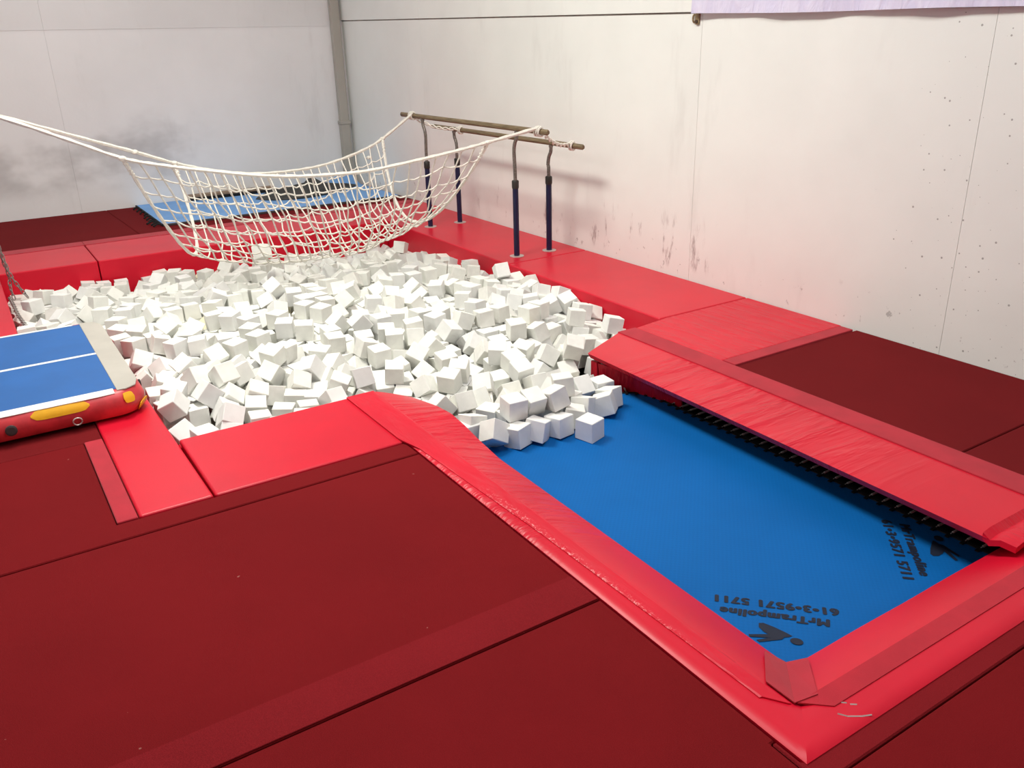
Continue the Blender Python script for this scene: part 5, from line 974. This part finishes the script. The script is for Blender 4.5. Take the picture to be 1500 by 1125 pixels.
(8517,-4749,-403,442,618,-385),(8484,-4603,-380,-697,-48,-697),(8603,-4422,-354,576,-493,494),(5451,-2625,-264,579,-355,-298),(11268,-1246,-456,115,-701,71),(11265,-1061,-439,-991,-117,0),(11279,-860,-411,33,-696,-73),(11282,-445,-357,13,-647,762),
(11282,-2959,-410,-609,-592,-365),(11246,-2499,-456,929,-183,-16),(11223,-2203,-376,-14,-723,462),(11251,-1937,-426,657,-203,681),(11228,-1621,-465,-93,879,-463),(11266,-1409,-462,81,-703,-700),(8415,-2960,-304,562,-455,488),(8370,-2812,-295,-32,55,-661),
(8440,-2639,-301,-68,7,-998),(8569,-2226,-322,-132,749,155),(8471,-2056,-309,603,-392,522),(8393,-1867,-306,648,156,-728),(8414,-1672,-315,696,73,14),(8405,-1449,-323,-24,-14,-997),(8443,-4454,-356,-536,378,603),(8349,-4315,-341,10,26,-978),
(8381,-4115,-337,-534,458,-462),(8383,-3940,-335,70,-699,-708),(8284,-3717,-329,17,-9,524),(8385,-3509,-322,689,-227,656),(8457,-3269,-318,368,630,-382),(8373,-3123,-305,91,-669,60),(8285,-1984,-271,-828,533,169),(8247,-1659,-281,692,672,-205),
(8229,-1454,-317,442,524,-481),(8204,-1299,-326,-556,468,526),(8237,-1123,-333,472,-534,-510),(8239,-949,-328,530,459,-463),(8289,-4992,-404,-547,446,582),(8326,-4803,-398,468,582,-460),(8176,-3527,-318,688,-211,-238),(8256,-3340,-280,635,-350,265),
(8138,-3172,-293,-459,-503,-475),(8211,-2993,-281,-712,-27,702),(8212,-2829,-278,-1,739,35),(8278,-2626,-251,101,664,73),(8312,-2453,-282,742,-64,663),(8406,-2298,-286,430,-901,47),(8007,-925,-344,-13,-14,295),(8120,-5017,-397,466,498,-514),
(8149,-4852,-339,235,789,-540),(8235,-4664,-384,101,-707,16),(8260,-4486,-360,625,-411,577),(8163,-4276,-342,-689,0,-15),(8205,-4114,-339,-9,-714,-12),(8219,-3936,-336,-4,701,21),(8103,-2435,-262,-139,-668,-123),(8124,-2264,-267,692,-721,-20),
(8031,-2073,-270,-513,500,-514),(8190,-1840,-235,564,-654,440),(8030,-1747,-295,-38,-1,-11),(8048,-1517,-312,562,-411,-382),(8026,-1269,-314,-24,-133,79),(7947,-1097,-341,646,-242,674),(8059,-3920,-340,11,-718,-11),(8063,-3669,-328,20,26,-952),
(7967,-3517,-318,149,-665,-720),(8083,-3355,-238,168,-424,-496),(7979,-3172,-289,42,5,34),(7990,-3010,-277,519,494,513),(8044,-2826,-267,512,-513,468),(8088,-2671,-264,525,484,-547),(7817,-1248,-334,710,-20,-703),(7832,-937,-348,-3,-13,-577),
(7948,-4998,-396,705,-39,703),(7999,-4799,-369,741,611,203),(8038,-4591,-376,518,538,-446),(8077,-4439,-357,525,532,-454),(8002,-4288,-346,-695,12,-718),(7927,-4076,-347,384,923,10),(6778,-1423,-123,-973,-125,192),(7887,-2825,-263,3,-689,-724),
(7908,-2593,-252,85,697,-75),(7784,-2418,-252,729,-685,1),(7792,-2253,-256,516,-463,531),(7856,-1989,-272,517,441,-558),(7778,-1825,-285,-55,-706,9),(7799,-1572,-308,-739,-16,17),(7796,-1405,-323,-540,-500,-503),(7801,-4213,-349,-591,387,587),
(7727,-4032,-349,-489,-503,-498),(7884,-3896,-343,-67,716,-690),(7885,-3708,-333,-424,-538,-468),(7815,-3579,-228,333,221,743),(7828,-3377,-254,911,-53,251),(7828,-3194,-287,32,-693,-720),(7821,-2979,-272,522,514,-487),(7620,-1867,-281,-521,520,477),
(7619,-1641,-249,794,342,401),(7594,-1441,-319,701,14,-709),(7647,-1234,-336,-486,-544,-447),(7686,-1022,-322,-446,-726,-264),(7804,-4804,-398,534,-470,-487),(7879,-4632,-384,713,85,-696),(7858,-4412,-359,289,-678,218),(7605,-3325,-302,697,176,-686),
(7666,-3113,-283,533,511,-485),(7669,-2947,-270,-468,528,-493),(7646,-2793,-260,-3,-26,1000),(7710,-2580,-252,-697,58,-53),(7615,-2398,-253,703,0,711),(7557,-2213,-259,-397,569,-602),(7647,-2058,-267,-18,-30,-789),(7656,-4933,-391,-999,-1,0),
(7631,-4767,-396,86,-703,38),(7625,-4584,-379,668,300,-644),(7641,-4399,-359,0,53,-993),(7602,-4239,-349,-422,-562,-419),(7668,-3871,-344,-436,-558,537),(7618,-3724,-335,454,573,-423),(7604,-3500,-318,2,-737,676),(7387,-2227,-264,-90,-718,-70),
(7428,-1979,-275,83,996,-33),(7389,-1806,-289,-547,-460,488),(7419,-1649,-301,650,-759,31),(7436,-1487,-314,24,736,677),(7486,-1292,-329,366,583,-414),(7497,-1116,-339,674,153,-700),(7489,-932,-328,755,219,-593),(7420,-3924,-340,-719,-2,-694),
(7409,-3745,-302,246,276,-649),(7438,-3530,-318,-624,780,38),(7506,-3130,-285,27,-30,645),(7516,-2961,-272,-713,-15,700),(7480,-2806,-264,509,514,-470),(7434,-2616,-259,451,-557,459),(7455,-2456,-256,41,999,-3),(7280,-1446,-314,-74,-698,-26),
(7307,-1262,-326,-168,706,139),(7326,-1053,-335,1,27,561),(7456,-5000,-396,-510,-522,-480),(7441,-4837,-398,-709,6,-705),(7446,-4681,-387,518,536,-469),(7455,-4502,-366,-987,-148,8),(7523,-4069,-347,562,-439,541),(7969,-2124,-115,-717,129,-111),
(7345,-2948,-276,118,-680,-718),(7298,-2794,-270,-362,-601,-403),(7272,-2606,-266,765,643,27),(7264,-2392,-266,-596,-417,388),(7234,-2184,-273,-717,20,-59),(7245,-1983,-281,702,120,-684),(7217,-1815,-291,-15,-25,-622),(7268,-1618,-303,513,483,454),
(7276,-4492,-358,63,722,27),(7372,-4345,-347,536,501,-521),(7386,-4162,-342,133,-678,128),(7248,-3906,-331,588,432,411),(7220,-3677,-317,726,-103,680),(7279,-3514,-290,-686,-111,676),(7304,-3317,-301,551,484,-519),(7334,-3116,-287,-522,462,-437),
(7080,-2021,-286,543,-427,584),(7048,-1852,-293,824,-566,22),(7111,-1591,-304,709,-22,703),(7113,-1410,-280,428,647,350),(7178,-997,-301,-523,705,311),(7241,-4970,-373,-389,-371,-619),(7255,-4794,-394,44,15,-27),(7272,-4641,-377,-445,492,527),
(7080,-3495,-308,-31,-721,690),(7146,-3344,-302,534,472,494),(7185,-3164,-292,-555,410,568),(7071,-2977,-288,168,669,698),(7040,-2746,-284,614,-397,-364),(7112,-2539,-276,1,-35,27),(7042,-2386,-281,-586,412,540),(7078,-2204,-281,19,-30,-736),
(8310,-525,-60,-70,944,264),(8428,-300,-35,110,-571,539),(7090,-4942,-397,16,712,-21),(7095,-4771,-387,-76,-996,-50),(7105,-4548,-357,73,21,91),(7081,-4387,-334,68,-996,-58),(7217,-4231,-332,-659,173,709),(7138,-4061,-327,-446,-537,-420),
(7102,-3821,-320,41,728,-23),(7069,-3653,-314,-52,-688,-73),(6923,-2243,-292,463,-533,503),(6925,-2081,-293,-26,-17,742),(6846,-1869,-299,217,661,-211),(6940,-1607,-301,49,-700,67),(6949,-1418,-305,42,-999,8),(6990,-1234,-288,-720,-30,-228),
(7002,-1061,-315,520,-476,490),(6869,-3702,-304,-3,726,7),(6850,-3540,-282,208,-683,698),(6883,-3344,-301,-118,-700,694),(6912,-3161,-298,527,-481,526),(6861,-2892,-297,452,518,547),(6722,-2748,-306,-25,-24,701),(6927,-2599,-291,-491,503,454),
(6858,-2416,-296,12,-736,14),(6680,-916,-272,-116,987,25),(6933,-4998,-373,-181,-684,181),(6932,-4814,-387,49,-36,712),(6876,-4652,-362,555,520,-506),(6917,-4421,-327,521,-544,410),(6911,-4215,-279,-721,615,-198),(6850,-4032,-304,41,2,996),
(8890,-2558,-76,68,-703,704),(8898,-758,-195,-54,-697,709),(8446,-720,-89,180,919,-317),(8550,-396,-133,-780,-411,472),(6667,-2572,-312,-998,49,-40),(6697,-2379,-309,523,478,-480),(6726,-2158,-277,-361,578,-285),(6632,-1912,-307,710,145,-677),
(6719,-1661,-284,-132,3,-991),(6797,-1481,-300,-14,1,-992),(6754,-1108,-266,69,-681,-434),(6665,-4086,-242,-279,506,-458),(6700,-3913,-293,455,-507,-539),(6707,-3761,-294,499,495,-536),(6715,-3336,-301,-4,5,971),(6672,-3123,-304,464,526,528),
(6679,-2937,-307,-431,560,398),(6567,-2742,-317,18,-29,-713),(6442,-1385,-259,605,754,215),(6478,-1061,-249,192,209,-726),(6716,-5010,-385,441,-440,552),(6760,-4862,-277,802,527,-155),(6694,-4675,-358,57,78,-620),(6744,-4448,-318,-503,-407,-550),
(6690,-4244,-273,-114,827,-550),(6451,-2911,-319,-26,-4,694),(6414,-2759,-327,512,471,-496),(6485,-2515,-309,-69,574,80),(6519,-2348,-323,-441,-583,549),(6561,-2085,-315,718,-54,-10),(6476,-1929,-313,-586,379,583),(6551,-1743,-304,-990,-137,-13),
(6525,-1577,-249,775,344,-67),(9436,-3839,-228,-760,166,32),(9260,-2975,-148,667,-272,136),(9096,-1394,-105,-849,-344,-167),(9192,-5003,-322,-78,736,672),(6461,-4779,-371,96,-2,101),(6475,-4623,-337,492,608,-389),(6518,-4393,-294,510,561,-466),
(6489,-4097,-275,732,-42,678),(6504,-3829,-280,-373,-596,-336),(6470,-3427,-293,38,717,696),(6554,-3266,-302,353,-623,-595),(6385,-2176,-327,-433,540,430),(6304,-1949,-321,-331,-610,-378),(6314,-1080,-268,1,-688,-21),(6558,-5021,-402,513,-506,493),
(6327,-4062,-268,554,430,-567),(6296,-3845,-272,-470,529,-544),(6269,-3656,-281,-579,442,546),(6250,-3235,-312,730,-26,-683),(6300,-3077,-319,726,686,4),(6255,-2797,-308,-287,-692,228),(6296,-2601,-340,-741,34,670),(6271,-2431,-344,-469,-527,-522),
(6341,-5021,-381,-582,560,-401),(6301,-4858,-382,-702,16,-704),(6293,-4668,-341,-804,582,82),(6371,-4473,-299,-29,100,-994),(6330,-4284,-270,204,-662,-691),(9845,-1311,-241,-140,279,909),(10095,-4986,-322,-80,50,-994),(9719,-4733,-303,-598,-186,-341),
(9772,-4427,-188,-281,-185,128),(9697,-4994,-322,-141,453,692),(10179,-922,-300,596,-332,-460),(10577,-4636,-390,-50,-349,-605),(10155,-2571,-417,-641,269,671),(10242,-1710,-276,57,281,-175),(10091,-1309,-272,114,906,401),(10259,-4808,-315,628,-447,512),
(10190,-4635,-264,576,460,-633),(6112,-2730,-359,42,996,-17),(6132,-2576,-360,-3,-77,-55),(6092,-2413,-367,-14,655,20),(6095,-2228,-353,760,219,-579),(6214,-2107,-332,-652,-205,-690),(6050,-1864,-319,490,549,-439),(6025,-1708,-305,24,-674,-739),
(5985,-1535,-290,552,449,491),(6152,-4033,-272,699,0,37),(6116,-3877,-278,-571,451,501),(6101,-3663,-292,-659,-160,-729),(6264,-3396,-299,-564,472,503),(6096,-3199,-330,-32,658,-29),(6116,-3039,-341,-682,728,-70),(6105,-2886,-353,530,438,-486),
(5822,-1530,-289,-999,-11,-2),(5861,-1294,-269,-514,478,-447),(5848,-1133,-259,23,-6,98),(5923,-933,-253,-514,-477,-518),(6165,-5011,-397,-34,714,70),(6143,-4853,-380,-488,407,583),(6078,-4622,-324,546,573,-423),(6061,-4455,-285,74,79,-661),
(5882,-3108,-370,-518,510,394),(5926,-2950,-376,95,634,-127),(5959,-2774,-381,508,-571,-467),(5972,-2614,-385,17,645,-30),(5893,-2428,-400,-73,703,706),(5944,-2039,-333,209,-690,162),(5857,-1889,-322,-997,-69,-2),(5856,-1729,-308,-53,998,46),
(10692,-3277,-436,2,-699,-715),(10384,-1595,-328,108,247,-194),(5897,-4628,-324,-236,-587,-398),(5844,-4467,-285,130,-619,-768),(5803,-4126,-317,-880,465,-82),(5950,-3940,-295,507,452,-455),(5959,-3755,-303,107,-738,176),(5902,-3584,-324,501,407,458),
(5926,-3365,-340,93,991,-39),(5693,-1870,-319,123,-701,65),(5619,-1730,-307,133,-700,72),(5644,-1520,-289,694,204,-674),(5601,-1368,-278,-144,714,-665),(5558,-1118,-265,694,-69,716),(5637,-915,-256,145,989,11),(5846,-5000,-402,-126,-990,-63),
(5902,-4831,-373,352,-563,-697),(5772,-3375,-365,569,385,-515),(5724,-3142,-395,-484,-553,-529),(5812,-2752,-407,90,690,-717),(5747,-2560,-423,-75,-33,873),(5667,-2427,-436,-621,-225,-724),(5552,-2285,-427,534,256,-691),(5598,-2053,-331,12,33,-698),
(5500,-2706,-456,-9,714,696),(5586,-4872,-383,703,-181,685),(5655,-4679,-339,52,-113,884),(5616,-4129,-355,623,376,-503),(5749,-3975,-329,270,-700,-642),(5724,-3802,-341,-159,626,-710),(5738,-3548,-356,-236,-672,696)
]
cubes = []
for a in POSES:
    q = [c/1000 for c in a[3:]]; qw = math.sqrt(max(0, 1-sum(c*c for c in q)))
    cubes.append((Vector([c/1000 for c in a[:3]]), Quaternion((qw, *q)).normalized()))
def region(p, q):
    """where a heaped cube lies and how it sits, in words"""
    x, y, z = p; ax = sorted(abs((q @ Vector(e)).z) for e in ((1, 0, 0), (0, 1, 0), (0, 0, 1)))
    sits = 'lying flat' if ax[2] > .965 else 'tipped over an edge' if ax[0] < .2 else 'standing on a corner'
    if x < 5.35: w = 'in the spill onto the blue trampoline'
    elif x < 6.15 and y > -2.3: w = 'in the first row behind the flat near pad'
    elif x < 6.9 and y > -1.7: w = 'beside the corner of the inflatable track'
    elif y > -1.7 and x < 8.4: w = 'alongside the pale end of the inflatable track'
    elif y < -4.3 and x < 7: w = 'beside the far corner of the long trampoline pad'
    elif y < -4.3: w = 'along the red wall-side pad below the bars'
    elif x > 9.6 and y > -1.9: w = 'at the far left near the chains'
    elif x > 9.6: w = 'at the back under the rope net'
    elif x < 6.5 and y < -3.2: w = 'just behind the spill, on its right side'
    elif x < 6.5: w = 'behind the hump of the left trampoline pad'
    elif x < 7.4: w = 'in the near centre of the pit, ' + ('left half' if y > -3 else 'right half')
    elif x < 8.5: w = 'in the very centre of the pit, ' + ('left half' if y > -3 else 'right half')
    else: w = 'just before the rope net, ' + ('left half' if y > -3 else 'right half')
    return 'white foam cube %s %s' % (sits, w), 'foam cubes %s %s' % (sits, w)
rest = bmesh.new(); n_ind = 0; tmpl = bmesh.new(); bmesh.ops.create_cube(tmpl, size=S*.99)
rv, rf = [], []
tv = [v.co.copy() for v in tmpl.verts]; tf = [[v.index for v in f.verts] for f in tmpl.faces]; tmpl.free(); rest.free()
EDGE = ['big tilted white foam cube at the left pad, at the corner of the trampoline bed', 'upright white foam cube right beside the tilted one on the edge of the trampoline bed',
        'third white foam cube from the left along the pit end of the trampoline bed', 'fourth white foam cube from the left along the pit end of the trampoline bed', 'white foam cube directly behind the single cube on the trampoline bed',
        'sixth white foam cube from the left along the pit end of the trampoline bed', 'seventh white foam cube from the left along the pit end of the trampoline bed', 'rightmost white foam cube on the trampoline bed, below the red end skirt']
for k, (p, q) in enumerate(cubes):
    if k < 296:
        o = link('foam_cube', CM[k*7 % 6], None, p); o.rotation_mode = 'QUATERNION'; o.rotation_quaternion = q
        lb, gp = region(p, q)
        if k < 8: lb, gp = EDGE[k], None
        tag(o, lb, 'foam cube', gp)
    else:
        b0 = len(rv); M4 = q.to_matrix()
        rv += [p+M4@c for c in tv]; rf += [[b0+i for i in f] for f in tf]
me = bpy.data.meshes.new('foam_cube_heap'); me.from_pydata(rv, [], rf); me.update()
for m in (M['foam'], M['foam_cool'], M['foam_grey'], M['foam_yellow']): me.materials.append(m)
rnd = random.Random(4); nf = len(me.polygons)//6
for k in range(nf):
    mi = rnd.choice((0, 0, 0, 1, 1, 2)) if rnd.random() > .012 else 3
    for f in range(6): me.polygons[k*6+f].material_index = mi
tag(link('foam_cube_heap', me), 'deeper and farther white foam cubes filling the rest of the pit', 'foam cubes', None, 'stuff')
def single(p, rot, label, mesh=None):
    o = link('foam_cube', mesh or CM[0], None, p); o.rotation_euler = rot; tag(o, label, 'foam cube', None); return o
single((4.345, -3.385, ZM+.077), (0, 0, math.radians(17)), 'single white foam cube sitting clear on the blue trampoline bed', CM[2])
single((4.80, -2.685, -.135), (.3, .2, .2), 'white foam cube wedged between the left trampoline pad and the tilted cube')
single((9.45, -2.69, .255), (.25, .35, .5), 'white foam cube caught in the rope net hammock')
